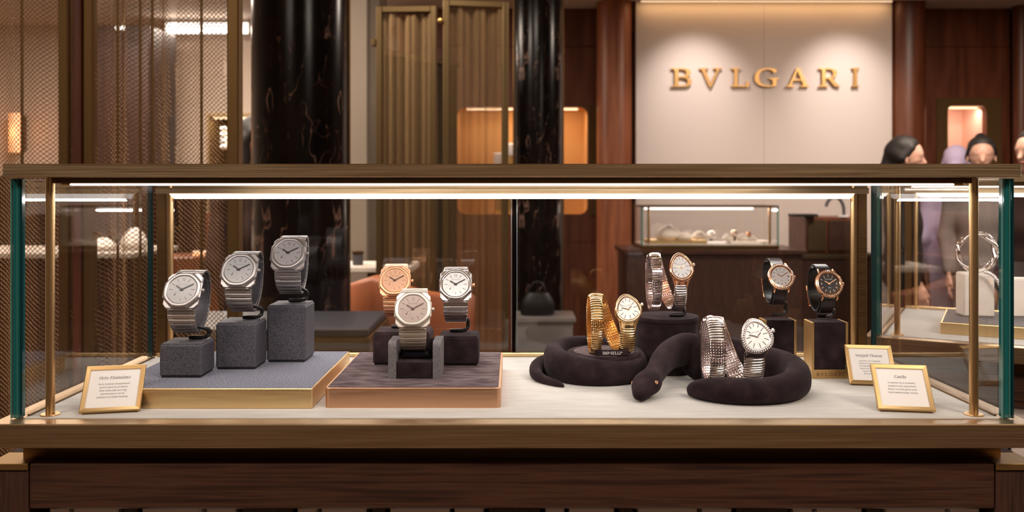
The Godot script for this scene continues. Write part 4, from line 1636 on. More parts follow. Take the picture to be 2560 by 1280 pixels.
	area_light(t, "front_strip_lamp", Vector3(0, und - 0.0115, -0.0185), Vector3(-52, 0, 0), Vector2(hw * 2 - 0.13, 0.007), lamp, lc)
	area_light(t, "back_strip_lamp", Vector3(0, y0 - 0.0016, z1), Vector3(-62, 180, 0), Vector2(hw * 2 - 0.10, 0.008), lamp2, lc)

func counter_body(t: Node3D, hw: float, dp: float) -> void:      # origin: middle of the front edge of the top, at its height
	var iw := hw - 0.049
	var b := MB.new()
	b.box(Vector3(0, -0.011, -dp / 2 - 0.00945), Vector3(iw * 2, 0.022, dp - 0.0190), 0.0)
	part(t, "worktop", b, M["walnut_h"])
	b = MB.new()
	b.box(Vector3(0, -0.0259, -0.0094), Vector3(iw * 2, 0.0518, 0.0188), 0.0016)
	part(t, "drawer_front", b, M["walnut_h"])
	for s in [-1, 1]:
		b = MB.new()
		b.box(Vector3(s * (hw - 0.0240), -0.0035, -0.022), Vector3(0.047, 0.0075, 0.045), 0.0006)
		part(t, "brass_corner", b, M["brass_corner"])
		b = MB.new()
		b.box(Vector3(s * (hw - 0.0240), -0.0035, -0.045 - (dp - 0.045) / 2), Vector3(0.047, 0.0070, dp - 0.047), 0.0004)
		part(t, "top_border", b, M["walnut_matt"])
		b = MB.new()
		b.box(Vector3(s * (hw - 0.0242), -0.5, -dp / 2 - 0.001), Vector3(0.0455, 0.983, dp - 0.004), 0.0010)
		part(t, "corner_post", b, M["walnut_v"])
	# recessed pale fascia below the drawer
	var x := -iw + 0.012
	var k := 0
	while x < iw - 0.02:
		var w: float = [0.028, 0.058, 0.022, 0.075, 0.040, 0.066][k % 6]
		w = minf(w, iw - x)
		b = MB.new()
		b.box(Vector3(x + w / 2, -0.52, -0.030), Vector3(w - 0.006, 0.93, 0.03), 0.002)
		part(t, "fluted_board", b, M["cream_wall"] if k % 3 != 2 else M["walnut_v"])
		x += w
		k += 1
	b = MB.new()
	b.box(Vector3(0, -0.51, -dp / 2 - 0.03), Vector3(iw * 2 - 0.01, 0.97, dp - 0.10), 0.0)
	part(t, "carcass", b, M["gap"])

func counter_and_case() -> void:
	var top := DECK - 0.0544
	var t := thing("display_counter", "long dark walnut counter with brass corner plates carrying the main glass case", "counter", Vector3(0, top, -1.0065))
	counter_body(t, 0.603, 0.46)
	t = thing("display_case", "long brass framed glass case in front, holding the wristwatches", "display case", Vector3(0, DECK, -1.0))
	glass_case(t, 0.572, 0.372, 0.0150, 0.125, 0.21, true)

func second_case() -> void:
	var turn := deg_to_rad(-29)
	# local frame: origin at the middle of the front glass; the near corner stands at x -0.56
	var basis := Basis(Vector3.UP, turn)
	var corner := Vector3(xof(2184, 1.585), DECK, -1.585)
	var hw := 0.56
	var o := corner - basis * Vector3(-hw, 0, 0)
	var t := thing("display_counter", "walnut counter standing aslant on the far side under the second glass case", "counter", o + Vector3(0, -0.0544, 0) + basis * Vector3(0, 0, -0.0065), turn)
	counter_body(t, hw + 0.031, 0.50)
	t = thing("display_case", "second brass framed glass case standing aslant behind, holding bangles on cream stands", "display case", o, turn)
	glass_case(t, hw, 0.42, 0.0130, 0.12, 0.17, false)
	# things in it, placed in its own frame
	var put := func(x: float, y: float, z: float) -> Vector3: return o + basis * Vector3(x, y, z)
	var tr := thing("display_tray", "brass edged grey tray inside the second glass case", "tray", put.call(-0.185, 0, -0.165), turn)
	var b := MB.new()
	b.box(Vector3(0, 0.0105, 0), Vector3(0.54, 0.021, 0.20), 0.0008)
	part(tr, "brass_body", b, M["brass_tray"])
	b = MB.new()
	b.box(Vector3(0, 0.0213, 0), Vector3(0.534, 0.0012, 0.194), 0.0003)
	part(tr, "felt_top", b, M["tray_grey"])
	var top := 0.022
	var st := [[-0.402, -0.185, 0.055, 0.082, "cream suede block under the large silver bangle in the second case"], [-0.330, -0.220, 0.05, 0.072, "cream suede block standing behind the large bangle's block in the second case"], [-0.235, -0.16, 0.06, 0.052, "low cream suede block under the rose gold bangle in the second case"]]
	for e in st:
		b = MB.new()
		b.box(Vector3(0, e[3] / 2, 0), Vector3(e[2], e[3], 0.045), 0.003)
		var q: MeshInstance3D = solo("display_block", e[4], "display block", b, M["cream_suede"], put.call(e[0], top, e[1]), "cream blocks in the second case")
		q.rotation.y = turn + 0.35
	bangle("large twisted silver bangle standing on a cream block in the second case", put.call(-0.399, top + 0.082, -0.185), turn + 0.45, 0.035, "silver", true)
	bangle("slim rose gold bangle standing on the low cream block in the second case", put.call(-0.235, top + 0.052, -0.16), turn + 1.1, 0.033, "rose_polished", false)
	# necklace of pearls draped over the first block
	var nt := thing("necklace", "fine pearl necklace draped over the cream block below the silver bangle", "necklace", put.call(-0.382, top, -0.160), turn + 0.35)
	for k in 14:
		var u := k / 13.0
		b = MB.new()
		b.ball(Vector3(-0.004 + 0.030 * u, 0.0855 - 0.035 * u * u, 0.0045 + 0.004 * sin(u * 3.0)), Vector3(0.0032, 0.0032, 0.0032), 8, 6)
		part(nt, "pearl", b, M["gem"] if k % 3 else M["white_china"])

func bangle(label: String, p: Vector3, turn: float, r: float, m: String, twisted: bool) -> void:
	var t := thing("bangle", label, "bangle", p, turn, "")
	var b := MB.new()
	var strands := 2 if twisted else 1
	for s in strands:
		var path := []
		var rr := []
		for k in 65:
			var a := TAU * k / 64.0
			var tw := a * 3.5 + PI * s
			var wob := 0.0026 if twisted else 0.0
			path.append(Vector3(cos(a) * (r + cos(tw) * wob), r + 0.0035 + sin(a) * (r + cos(tw) * wob), sin(tw) * wob * 1.6))
			rr.append(0.0024 + (0.0012 * smooth(-0.2, 1.0, cos(a - 0.6)) if twisted else 0.0012))
		b = MB.new()
		b.tube(path, rr, 10, false)
		part(t, "strand", b, M[m])
	if twisted:
		b = MB.new()
		for k in 18:
			var a := -0.3 + k * 0.10
			b.ball(Vector3(cos(a) * (r + 0.003), r + 0.0035 + sin(a) * (r + 0.003), 0.0035 * sin(k * 2.4)), Vector3(0.0028, 0.0028, 0.0028), 8, 6)
		part(t, "gemstones", b, M["gem"], Transform3D(), "stuff")

# ------------------------------------------------------------------ trays, blocks and velvet props on the deck
func block(label: String, x0: float, x1: float, d: float, depth: float, y: float, h: float, m: String, group: String) -> Vector3:
	var w := x1 - x0
	var t := thing("display_block", label, "display block", Vector3((x0 + x1) / 2, y, -d - depth / 2), 0.0, group)
	var b := MB.new()
	b.box(Vector3(0, h / 2 + 0.0008, 0), Vector3(w, h - 0.0016, depth), 0.0022)
	part(t, "body", b, M[m])
	b = MB.new()
	b.box(Vector3(0, h - 0.0004, 0), Vector3(w - 0.003, 0.0030, depth - 0.003), 0.0010)
	part(t, "top_pad", b, M[m])
	b = MB.new()
	b.box(Vector3(0, 0.0010, 0), Vector3(w - 0.004, 0.0020, depth - 0.004), 0.0)
	part(t, "foot", b, M["black"])
	return Vector3((x0 + x1) / 2, y + h + 0.0011, -d - depth / 2)

func deck_displays() -> void:
	# grey felt tray with a brass edge
	var t := thing("display_tray", "wide grey felt topped tray with a brass edge under three titanium watches", "tray", Vector3(-0.3612, DECK, -1.163), 0.0)
	var b := MB.new()
	b.box(Vector3(0, 0.0120, 0), Vector3(0.2476, 0.0240, 0.241), 0.0008)
	part(t, "brass_body", b, M["brass_tray"])
	b = MB.new()
	b.box(Vector3(0, 0.0241, 0), Vector3(0.2440, 0.0012, 0.2374), 0.0004)
	part(t, "felt_top", b, M["grey_felt"])
	# copper tray with a brushed suede top
	t = thing("display_tray", "copper edged tray with a brushed dark suede top under three watches", "tray", Vector3(-0.1184, DECK, -1.1625), 0.0)
	b = MB.new()
	b.xf = Transform3D(Basis(Vector3.RIGHT, -PI / 2), Vector3())
	b.slab(rounded(0.2100, 0.2330, 0.006), 0.0, 0.0240, 0.0008)
	part(t, "copper_body", b, M["copper_tray"])
	b = MB.new()
	b.xf = Transform3D(Basis(Vector3.RIGHT, -PI / 2), Vector3())
	b.slab(rounded(0.2046, 0.2276, 0.005), 0.0238, 0.0248, 0.0003)
	part(t, "suede_top", b, M["suede_brushed"])
	var y := DECK + 0.0247
	var g := "pebbled leather blocks on the grey tray"
	block("lowest grey pebbled leather block on the grey felt tray", -0.4417, -0.3890, 1.0984, 0.0500, y, 0.0418, "pebbled", g)
	block("middle height grey pebbled leather block on the grey felt tray", -0.3886, -0.3362, 1.1500, 0.0540, y, 0.0603, "pebbled", g)
	block("tallest grey pebbled leather block on the grey felt tray", -0.3352, -0.2820, 1.1985, 0.0550, y, 0.0770, "pebbled", g)
	y = DECK + 0.0248
	g = "suede blocks on the copper tray"
	block("wide dark suede block on the copper tray under the rose gold watch", -0.1870, -0.1105, 1.1785, 0.0560, y, 0.0430, "suede_brown", g)
	block("dark suede block on the copper tray under the bright steel watch", -0.0990, -0.0450, 1.1730, 0.0540, y, 0.0385, "suede", g)
	# cradle
	t = thing("watch_cradle", "U shaped cradle with grey leather sides holding the front watch on the copper tray", "watch stand", Vector3(-0.1216, y, -1.1190))
	for s in [-1, 1]:
		b = MB.new()
		b.xf = Transform3D(Basis(Vector3.UP, PI / 2), Vector3())
		var o := PackedVector2Array([Vector2(-0.0256, 0), Vector2(0.0256, 0)])
		for k in 7: o.append(Vector2(0.0196 + 0.006 * cos(PI / 2 * k / 6), 0.0402 + 0.006 * sin(PI / 2 * k / 6)))
		for k in 7: o.append(Vector2(-0.0196 - 0.006 * sin(PI / 2 * k / 6), 0.0402 + 0.006 * cos(PI / 2 * k / 6)))
		b.slab(o, s * 0.0278 - 0.0050, s * 0.0278 + 0.0050, 0.0010)
		part(t, "side_wall", b, M["pebbled_fine"])
	b = MB.new()
	b.box(Vector3(0, 0.0105, 0.0), Vector3(0.0452, 0.0210, 0.0500), 0.0012)
	part(t, "base", b, M["suede"])
	b = MB.new()
	b.box(Vector3(0, 0.0265, -0.0215), Vector3(0.0452, 0.0330, 0.0060), 0.0012)
	part(t, "back_wall", b, M["suede"])
	b = MB.new()
	b.box(Vector3(0, 0.0254, -0.0040), Vector3(0.0360, 0.0088, 0.0260), 0.0030)
	part(t, "cushion", b, M["gloss_black"])
	# gilt boxes with suede faces
	gilt_box("tall gilt edged suede box with engraved capitals under the black dial watch", 0.4135, 0.4636, 1.209, 0.035, 0.0778, true)
	gilt_box("gilt edged suede box under the white dial leather strap watch", 0.3808, 0.4290, 1.322, 0.031, 0.0642, false)
	# round dark plinth
	t = thing("round_plinth", "round dark suede plinth under the silver coil watch with the rose gold head", "plinth", Vector3(xof(1667, 1.27), DECK, -1.27))
	b = MB.new()
	b.lathe([Vector2(0.0440, 0), Vector2(0.0446, 0.001), Vector2(0.0446, 0.0720)], 64)
	part(t, "body", b, M["suede"])
	b = MB.new()
	b.lathe([Vector2(0.0452, 0.0722), Vector2(0.0458, 0.0730), Vector2(0.0458, 0.0775), Vector2(0.0448, 0.0790), Vector2(0.0, 0.0790)], 64, 0.9)
	part(t, "top_disc", b, M["suede"])
	# coiled velvet prop with a curled tail
	t = thing("coil_prop", "dark suede ring shaped prop with a tapering tail around the gold coil watch", "display prop", Vector3(0.1173, DECK, -1.226))
	var n := 72
	var path := []
	var hw := []
	var hh := []
	for k in n:
		var a := TAU * k / n
		var back := (1 + sin(a)) / 2      # 1 at the back
		var left := (1 - cos(a)) / 2
		var H := 0.034 + 0.016 * back * (0.55 + 0.45 * left) + 0.007 * left * (1 - back)
		H -= 0.006 * (1 - left) * (1 - back)
		path.append(Vector3(cos(a) * 0.0590, H / 2, -sin(a) * 0.0590))
		hw.append(0.0122 + 0.002 * left)
		hh.append(H / 2)
	b = MB.new()
	b.body(path, hw, hh, 24, true)
	path = []; hw = []; hh = []
	for k in 40:
		var u := k / 39.0
		var a := deg_to_rad(lerpf(238.0, 128.0, u))
		var r := lerpf(0.0850, 0.0640, smooth(0.25, 1.0, u))
		var w := 0.0040 + 0.0085 * smooth(0.0, 0.75, u)
		if u < 0.06: w *= 0.35 + 0.65 * sqrt(u / 0.06)
		path.append(Vector3(cos(a) * r - 0.004, w, -sin(a) * r * 0.98))
		hw.append(w * 0.95); hh.append(w)
	b.body(path, hw, hh, 18)
	part(t, "body", b, M["suede"])
	t = thing("round_pedestal", "low round suede pedestal inside the tailed ring prop", "pedestal", Vector3(0.1270, DECK, -1.2180))
	b = MB.new()
	b.lathe([Vector2(0.034, 0), Vector2(0.034, 0.0295)], 48)
	part(t, "stem", b, M["suede"])
	b = MB.new()
	b.lathe([Vector2(0.036, 0.0300), Vector2(0.0500, 0.0300), Vector2(0.0505, 0.0315), Vector2(0.0505, 0.0352), Vector2(0.0492, 0.0366), Vector2(0.0, 0.0366)], 64, 0.9)
	part(t, "top_disc", b, M["suede"])
	b = MB.new()
	b.lathe([Vector2(0.0415, 0.0366), Vector2(0.0415, 0.0371), Vector2(0.0, 0.0371)], 64, 0.9)
	part(t, "inset_pad", b, M["suede_brushed"])
	# plaque
	t = thing("name_plaque", "tiny dark plaque with silver capitals below the gold coil watch", "plaque", Vector3(xof(1531, 1.178), DECK + 0.0371, -1.180))
	b = MB.new()
	b.box(Vector3(0, 0.0040, 0), Vector3(0.0450, 0.0080, 0.0040), 0.0008)
	part(t, "body", b, M["suede"])
	letters(t, "lettering", "IMP·SELLI°", 0.0036, M["paper"], Transform3D(Basis(), Vector3(0, 0.0040, 0.0021)))
	snake()
	# flat grey disc in the snake's coil
	t = thing("grey_disc", "flat pale grey disc inside the snake prop under the diamond coil watch", "disc", Vector3(0.2900, DECK, -1.1400))
	b = MB.new()
	b.lathe([Vector2(0.0600, 0), Vector2(0.0610, 0.0006), Vector2(0.0610, 0.0034), Vector2(0.0600, 0.0040), Vector2(0.0, 0.0040)], 64, 0.9)
	part(t, "body", b, M["disc_grey"])
	t = thing("steel_rest", "thin polished steel rest under the head end of the diamond coil watch", "stand", Vector3(0.3065, DECK + 0.0040, -1.1130))
	b = MB.new()
	b.box(Vector3(0, 0.0012, 0), Vector3(0.030, 0.0024, 0.010), 0.0006)
	part(t, "plate", b, M["silver"])

func gilt_box(label: String, x0: float, x1: float, d: float, depth: float, h: float, engraved: bool) -> void:
	var w := x1 - x0
	var t := thing("gilt_box", label, "display block", Vector3((x0 + x1) / 2, DECK, -d - depth / 2), 0.0, "gilt edged suede boxes")
	var b := MB.new()
	var e := 0.0034
	var base := 0.0125
	b.box(Vector3(0, base / 2, 0), Vector3(w, base, depth), 0.0006)
	b.box(Vector3(-w / 2 + e / 2, (h + base) / 2 - 0.0002, 0), Vector3(e, h - base, depth), 0.0005)
	b.box(Vector3(w / 2 - e / 2, (h + base) / 2 - 0.0002, 0), Vector3(e, h - base, depth), 0.0005)
	part(t, "gilt_frame", b, M["brass_tray_v"])
	b = MB.new()
	b.box(Vector3(0, (h + base) / 2, 0), Vector3(w - 2 * e, h - base, depth - 0.0016), 0.0010)
	part(t, "suede_panel", b, M["suede"])
	if engraved:
		letters(t, "engraved_letters", "BVLGARI", 0.0048, M["engraving"], Transform3D(Basis.from_scale(Vector3(1.12, 0.9, 1)), Vector3(0.0, 0.0060, depth / 2)), 0.0003, null, 8)

func snake() -> void:
	var t := thing("snake_prop", "dark suede snake shaped prop with its head lowered to the deck beside its coil", "display prop", Vector3(0.2927, DECK, -1.1390))
	var path := []
	var hw := []
	var hh := []
	# from the tail at the front left, along the front, right, back, then over to the head on the left
	var R := 0.0735
	for k in 60:
		var u := k / 59.0
		var a := deg_to_rad(lerpf(-158.0, 118.0, u))
		var H := 0.031 + 0.016 * smooth(0.25, 0.75, u) + 0.016 * smooth(0.70, 1.0, u)
		var w := 0.0165
		var taper := smooth(-0.05, 0.16, u)
		var tip := sqrt(clampf((u + 0.002) / 0.05, 0.0, 1.0))
		w *= (0.42 + 0.58 * taper) * tip
		H *= (0.50 + 0.50 * taper) * (0.35 + 0.65 * tip)
		path.append(Vector3(cos(a) * R * 1.02, H / 2, -sin(a) * R))
		hw.append(w); hh.append(H / 2)
	# neck: rises, then bends down to the left and towards the viewer
	for q in [[-0.0520, 0.0405, -0.0690, 0.0165, 0.0235], [-0.0680, 0.0400, -0.0560, 0.0160, 0.0210], [-0.0830, 0.0375, -0.0390, 0.0150, 0.0185], [-0.0960, 0.0320, -0.0180, 0.0140, 0.0160], [-0.1050, 0.0262, 0.0020, 0.0128, 0.0138], [-0.1120, 0.0222, 0.0170, 0.0130, 0.0125], [-0.1185, 0.0195, 0.0290, 0.0165, 0.0125], [-0.1240, 0.0168, 0.0395, 0.0180, 0.0120], [-0.1290, 0.0142, 0.0490, 0.0160, 0.0105], [-0.1335, 0.0115, 0.0580, 0.0120, 0.0088], [-0.1370, 0.0090, 0.0650, 0.0085, 0.0072], [-0.1390, 0.0076, 0.0690, 0.0045, 0.0045], [-0.1397, 0.0072, 0.0704, 0.0012, 0.0015]]:
		path.append(Vector3(q[0], q[1], q[2]))
		hw.append(q[3]); hh.append(q[4])
	# resample smoothly
	var c := Curve3D.new()
	for i in path.size(): c.add_point(path[i])
	var P := []; var W := []; var H2 := []
	for i in path.size() - 1:
		var p0: Vector3 = path[maxi(i - 1, 0)]; var p1: Vector3 = path[i]; var p2: Vector3 = path[i + 1]; var p3: Vector3 = path[mini(i + 2, path.size() - 1)]
		for k in (1 if i < 56 else 4):
			var u := k / 4.0
			P.append(p1.cubic_interpolate(p2, p0, p3, u))
			W.append(cubic_interpolate(hw[i], hw[i + 1], hw[maxi(i - 1, 0)], hw[mini(i + 2, hw.size() - 1)], u))
			H2.append(cubic_interpolate(hh[i], hh[i + 1], hh[maxi(i - 1, 0)], hh[mini(i + 2, hh.size() - 1)], u))
	P.append(path[-1]); W.append(hw[-1]); H2.append(hh[-1])
	var b := MB.new()
	b.body(P, W, H2, 28)
	part(t, "body", b, M["suede"])
	for s in [-1, 1]:
		var e := Vector3(-0.1136, 0.0220, 0.0528) if s > 0 else Vector3(-0.1416, 0.0180, 0.0375)
		var dir := (Vector3(0.59, 0.62, 0.46) if s > 0 else Vector3(-0.87, 0.30, -0.40)).normalized()
		var bas := Basis(Quaternion(Vector3.UP, dir))
		b = MB.new()
		b.xf = Transform3D(bas, e)
		b.lathe([Vector2(0.0024, -0.002), Vector2(0.0024, 0.0006), Vector2(0.0019, 0.0011), Vector2(0.0012, 0.0006), Vector2(0.0012, 0.0002)], 20, 2.0)
		var ey := part(t, "eye", b, M["rose_polished"])
		b = MB.new()
		b.xf = Transform3D(bas, e)
		b.ball(Vector3(0, 0.0002, 0), Vector3(0.0012, 0.0006, 0.0012), 12, 6)
		part(ey, "pupil", b, M["gloss_black"])

# ------------------------------------------------------------------ sign cards
func sign_cards() -> void:
	card("brass framed card naming the titanium watches, beside the grey felt tray", Vector3(-0.4680, DECK, -1.0210), 12.0, 0.0665, 0.0590, "Octo Finissimo", ["Serre oovwcac teoopoeedod", "acnet b anne ien at drioria", "thoe otobo aatt ano trigs", "patrreecaooo a oe ito", "wolsesoms ar bsabin Eseseing"], true)
	card("brass framed card half hidden behind another card, beside the engraved gilt box", Vector3(0.4800, DECK, -1.1650), -9.0, 0.0610, 0.0580, "Sergnil Thurat", ["Bi parcutin a reric b desigtaseita", "bnerk dhe aur for brsadern ciretian", "Hurs brrgreratinicde dheni nst. Tarta", "bsertricn th tosst and reisin", "Aonta Paltrin Ferais", "Rhat dnignity bsm"], false)
	card("front brass framed card under the word Cards, nearest the corner post", Vector3(0.4610, DECK, -1.0255), -9.0, 0.0640, 0.0590, "Cards", ["Tre qeoreet roq, on freneriteriy", "Sexpiotin to rasric arngn arhoorei", "Naunt nonseid gscot snois", "Oond todseie beesgr oreoots."], false)

func card(label: String, p: Vector3, yaw: float, w: float, h: float, title: String, lines: Array, italic: bool) -> void:
	var t := thing("sign_card", label, "sign", p, deg_to_rad(yaw), "brass framed sign cards")
	var lean := Basis(Vector3.RIGHT, deg_to_rad(-38.5))
	var X := Transform3D(lean, Vector3(0, 0.0012, 0.0))
	# frame: mitred, raised towards its inner edge
	var e := 0.0050
	var O := [Vector3(-w / 2, 0, 0), Vector3(w / 2, 0, 0), Vector3(w / 2, h, 0), Vector3(-w / 2, h, 0)]
	var b := MB.new()
	b.xf = X
	for k in 4:
		var a: Vector3 = O[k]
		var c: Vector3 = O[(k + 1) % 4]
		var m := Vector3(0, h / 2, 0)
		var ia := Vector3(a.x - signf(a.x) * e, a.y + (e if a.y < m.y else -e), 0)
		var ic := Vector3(c.x - signf(c.x) * e, c.y + (e if c.y < m.y else -e), 0)
		var up0 := Vector3(0, 0, 0.0032)
		var up1 := Vector3(0, 0, 0.0042)
		var oa := a.lerp(ia, 0.18)
		var oc := c.lerp(ic, 0.18)
		b.quad(a, c, c + up0, a + up0)
		b.quad(a + up0, c + up0, oc + up1, oa + up1)
		b.quad(oa + up1, oc + up1, ic + up0, ia + up0)
		b.quad(ia + up0, ic + up0, ic + Vector3(0, 0, 0.0012), ia + Vector3(0, 0, 0.0012))
	b.box(Vector3(0, h / 2, 0.0005), Vector3(w - 0.0004, h - 0.0004, 0.0010), 0.0)
	part(t, "frame", b, M["brass_frame"])
	b = MB.new()
	b.xf = X
	b.box(Vector3(0, h / 2, 0.0013), Vector3(w - 2 * e + 0.0002, h - 2 * e + 0.0002, 0.0006), 0.0)
	var paper := part(t, "paper", b, M["paper"])
	var shear := Basis(Vector3(1, 0, 0), Vector3(0.22 if italic else 0.0, 1, 0), Vector3(0, 0, 1))
	letters(paper, "title", title, 0.0036, M["print_dark"], Transform3D(lean * shear, X * Vector3(0, h - e - 0.0105, 0.00165)), 0.0001)
	for k in lines.size():
		var tx: String = lines[k]
		var hh := 0.0020 if lines.size() < 6 else 0.0018
		letters(paper, "text_line", tx, hh, M["print"], Transform3D(lean * Basis.from_scale(Vector3(minf(1.0, 26.0 / tx.length()) * 0.98, 1, 1)), X * Vector3(0, h - e - 0.0185 - k * (0.0042 if lines.size() < 6 else 0.0038), 0.00165)), 0.0001, sans, 0.0, 4.0)
	# foot that props the frame up behind
	b = MB.new()
	b.box(Vector3(0, 0.0006, -0.0090), Vector3(w - 0.006, 0.0012, 0.0180), 0.0003)
	part(t, "foot_plate", b, M["brass_dark"])
	b = MB.new()
	var top := X * Vector3(0, h * 0.30, -0.0008)
	b.tube([Vector3(-0.012, 0.0022, -0.0165), Vector3(-0.012, top.y, top.z)], 0.0012, 8)
	b.tube([Vector3(0.012, 0.0022, -0.0165), Vector3(0.012, top.y, top.z)], 0.0012, 8)
	part(t, "prop_leg", b, M["brass_dark"])

# ------------------------------------------------------------------ wristwatches
var link_cache := {}

static func octagon(r: float, n := 64, soft := 0.0) -> PackedVector2Array:
	var o := PackedVector2Array()
	for k in n:
		var a := TAU * k / n
		var m := fposmod(a + PI / 8, PI / 4) - PI / 8
		var rr := r / cos(m)
		rr = lerpf(rr, r, soft)
		o.append(Vector2(cos(a), sin(a)) * rr)
	return o

static func up3(o: PackedVector2Array, z: float, k := 1.0) -> PackedVector3Array:
	var r := PackedVector3Array()
	for p in o: r.append(Vector3(p.x * k, p.y * k, z))
	return r

# stations along an oval loop in y,z: [centre, tangent direction as angle], equal in arc length, between two angles
static func oval(ay: float, az: float, a0: float, a1: float, count: int) -> Array:
	var n := 720
	var acc := PackedFloat32Array()
	acc.append(0.0)
	for i in n:
		var u := lerpf(a0, a1, float(i) / n)
		var v := lerpf(a0, a1, float(i + 1) / n)
		acc.append(acc[i] + Vector2(ay * sin(u) - ay * sin(v), az * cos(u) - az * cos(v)).length())
	var out := []
	var i := 0
	for k in count:
		var want := acc[n] * (k + 0.5) / count
		while acc[i + 1] < want: i += 1
		var u := lerpf(a0, a1, (i + 0.5) / n)
		var nrm := Vector3(0, sin(u) / ay, cos(u) / az).normalized()
		out.append([Vector3(0, ay * sin(u), az * cos(u)), nrm, float(k) / (count - 1), acc[n] / count])
	return out

static func hand(len_: float, w: float, tail: float) -> MB:      # pointing along +y, lying on z = 0
	var b := MB.new()
	b.slab(PackedVector2Array([Vector2(-w * 0.55, -tail), Vector2(w * 0.55, -tail), Vector2(w * 0.5, len_ * 0.92), Vector2(0, len_), Vector2(-w * 0.5, len_ * 0.92)]), 0.0, 0.35, 0.0)
	return b

func dial_marks(parent: Node3D, X: Transform3D, r1: float, len_: float, w: float, skip: Array, m: Material) -> void:
	var b := MB.new()
	for k in 12:
		if k in skip: continue
		b.xf = Transform3D(Basis(Vector3.BACK, -TAU * k / 12.0), Vector3())
		b.box(Vector3(0, r1 - len_ / 2, 0.1), Vector3(w, len_, 0.2), 0.0)
	part(parent, "hour_markers", b, m, X)

# flat octagonal steel watch on its bracelet; the root stands at the lowest point of the loop
func octo(label: String, dial_at: Vector3, size: float, tilt: float, yaw: float, roll: float, m: Dictionary, group: String) -> Dictionary:
	var ay := 39.0
	var az := 32.0
	var B := Basis(Vector3.UP, deg_to_rad(yaw)) * Basis(Vector3.RIGHT, deg_to_rad(-tilt)) * Basis(Vector3.BACK, deg_to_rad(roll))
	B = B.scaled(Vector3.ONE * size * 0.001)
	var low := 1e9
	for k in 90:
		var a := TAU * k / 90
		low = minf(low, (B * Vector3(0, (ay + 1.6) * sin(a), (az + 1.6) * cos(a))).y)
	var dialv := B * Vector3(0, 0, az + 4.0)
	var root := dial_at - dialv + Vector3(0, low, 0)
	var t := thing("wristwatch", label, "watch", root, 0.0, group)
	var X := Transform3D(B, Vector3(0, -low, 0))
	# case: lower plate with bracelet ears, octagon, second octagon, round bezel
	var b := MB.new()
	b.slab(PackedVector2Array([Vector2(-13, -23.2), Vector2(13, -23.2), Vector2(17.4, -22.6), Vector2(21.6, -18.0), Vector2(21.6, 18.0), Vector2(17.4, 22.6), Vector2(13, 23.2), Vector2(-13, 23.2), Vector2(-17.4, 22.6), Vector2(-21.6, 18.0), Vector2(-21.6, -18.0), Vector2(-17.4, -22.6)]), az - 3.2, az + 0.6, 0.8)
	part(t, "case_middle", b, M[m.case], X)
	b = MB.new()
	var oc := octagon(23.2, 64)
	b.loft([up3(oc, az + 0.6), up3(oc, az + 2.6), up3(oc, az + 3.8, 0.935)], true, true, true, true)
	part(t, "octagonal_bezel", b, M[m.bezel], X)
	b = MB.new()
	var rings := []
	var circ := octagon(1.0, 64, 0.72)
	for q in [[22.6, 3.7], [22.5, 4.5], [21.8, 5.2], [19.6, 5.6], [18.3, 5.1], [17.7, 4.2]]:
		rings.append(up3(circ, az + q[1], q[0]))
	b.loft(rings, true, false)
	part(t, "round_bezel", b, M[m.bezel], X)
	b = MB.new()
	b.loft([up3(circ, az + 3.9, 17.9), up3(circ, az + 4.25, 17.9)], false, true, true)
	var dial := part(t, "dial", b, M[m.dial], X)
	var D := Transform3D(Basis(), Vector3(0, 0, az + 4.25))
	# the dial's own children live in its space already scaled by X
	dial_marks(dial, D, 15.8, 4.6, 0.55, [0, 6, 7, 8], M[m.ink])
	letters(dial, "numeral", "12" if m.get("twelve", "12") == "12" else m.twelve, 3.6, M[m.ink], D.translated_local(Vector3(0, 13.2, 0.05)).scaled_local(Vector3(0.72, 1.1, 1)), 0.15, sans)
	letters(dial, "numeral", "6", 3.2, M[m.faint], D.translated_local(Vector3(0, -13.0, 0.05)).scaled_local(Vector3(0.8, 1.1, 1)), 0.15, sans)
	letters(dial, "logo", "BVLGARI", 1.5, M[m.faint], D.translated_local(Vector3(0, 7.0, 0.05)).scaled_local(Vector3(1.15, 1, 1)), 0.1, serif, 6)
	# small seconds
	b = MB.new()
	for k in 12:
		b.xf = Transform3D(Basis(Vector3.BACK, TAU * k / 12.0), Vector3(-7.6, -7.0, 0))
		b.box(Vector3(0, 5.2, 0.05), Vector3(1.5 if k % 3 else 0.3, 0.3 if k % 3 else 1.4, 0.12), 0.0)
	part(dial, "seconds_ring", b, M[m.faint], D)
	b = MB.new()
	b.xf = Transform3D(Basis(Vector3.BACK, deg_to_rad(-20)), Vector3(-7.6, -7.0, 0.1))
	b.box(Vector3(0, 1.2, 0.1), Vector3(0.5, 4.2, 0.2), 0.0)
	b.xf = Transform3D(Basis(Vector3.RIGHT, PI / 2), Vector3(-7.6, -7.0, 0.1))
	b.lathe([Vector2(0.8, 0), Vector2(0.8, 0.4), Vector2(0, 0.4)], 12)
	part(dial, "seconds_hand", b, M[m.ink], D)
	var hb := hand(9.6, 1.7, 2.2)
	part(dial, "hour_hand", hb, M[m.hand], D * Transform3D(Basis(Vector3.BACK, deg_to_rad(57)), Vector3(0, 0, 0.35)))
	hb = hand(15.2, 1.3, 2.6)
	part(dial, "minute_hand", hb, M[m.hand], D * Transform3D(Basis(Vector3.BACK, deg_to_rad(-61)), Vector3(0, 0, 0.75)))
	b = MB.new()
	b.xf = Transform3D(Basis(Vector3.RIGHT, PI / 2), Vector3(0, 0, 0.3))
	b.lathe([Vector2(1.5, 0), Vector2(1.5, 0.9), Vector2(1.1, 1.2), Vector2(0, 1.2)], 16)
	part(dial, "hand_pin", b, M[m.hand], D)
	# crown
	b = MB.new()
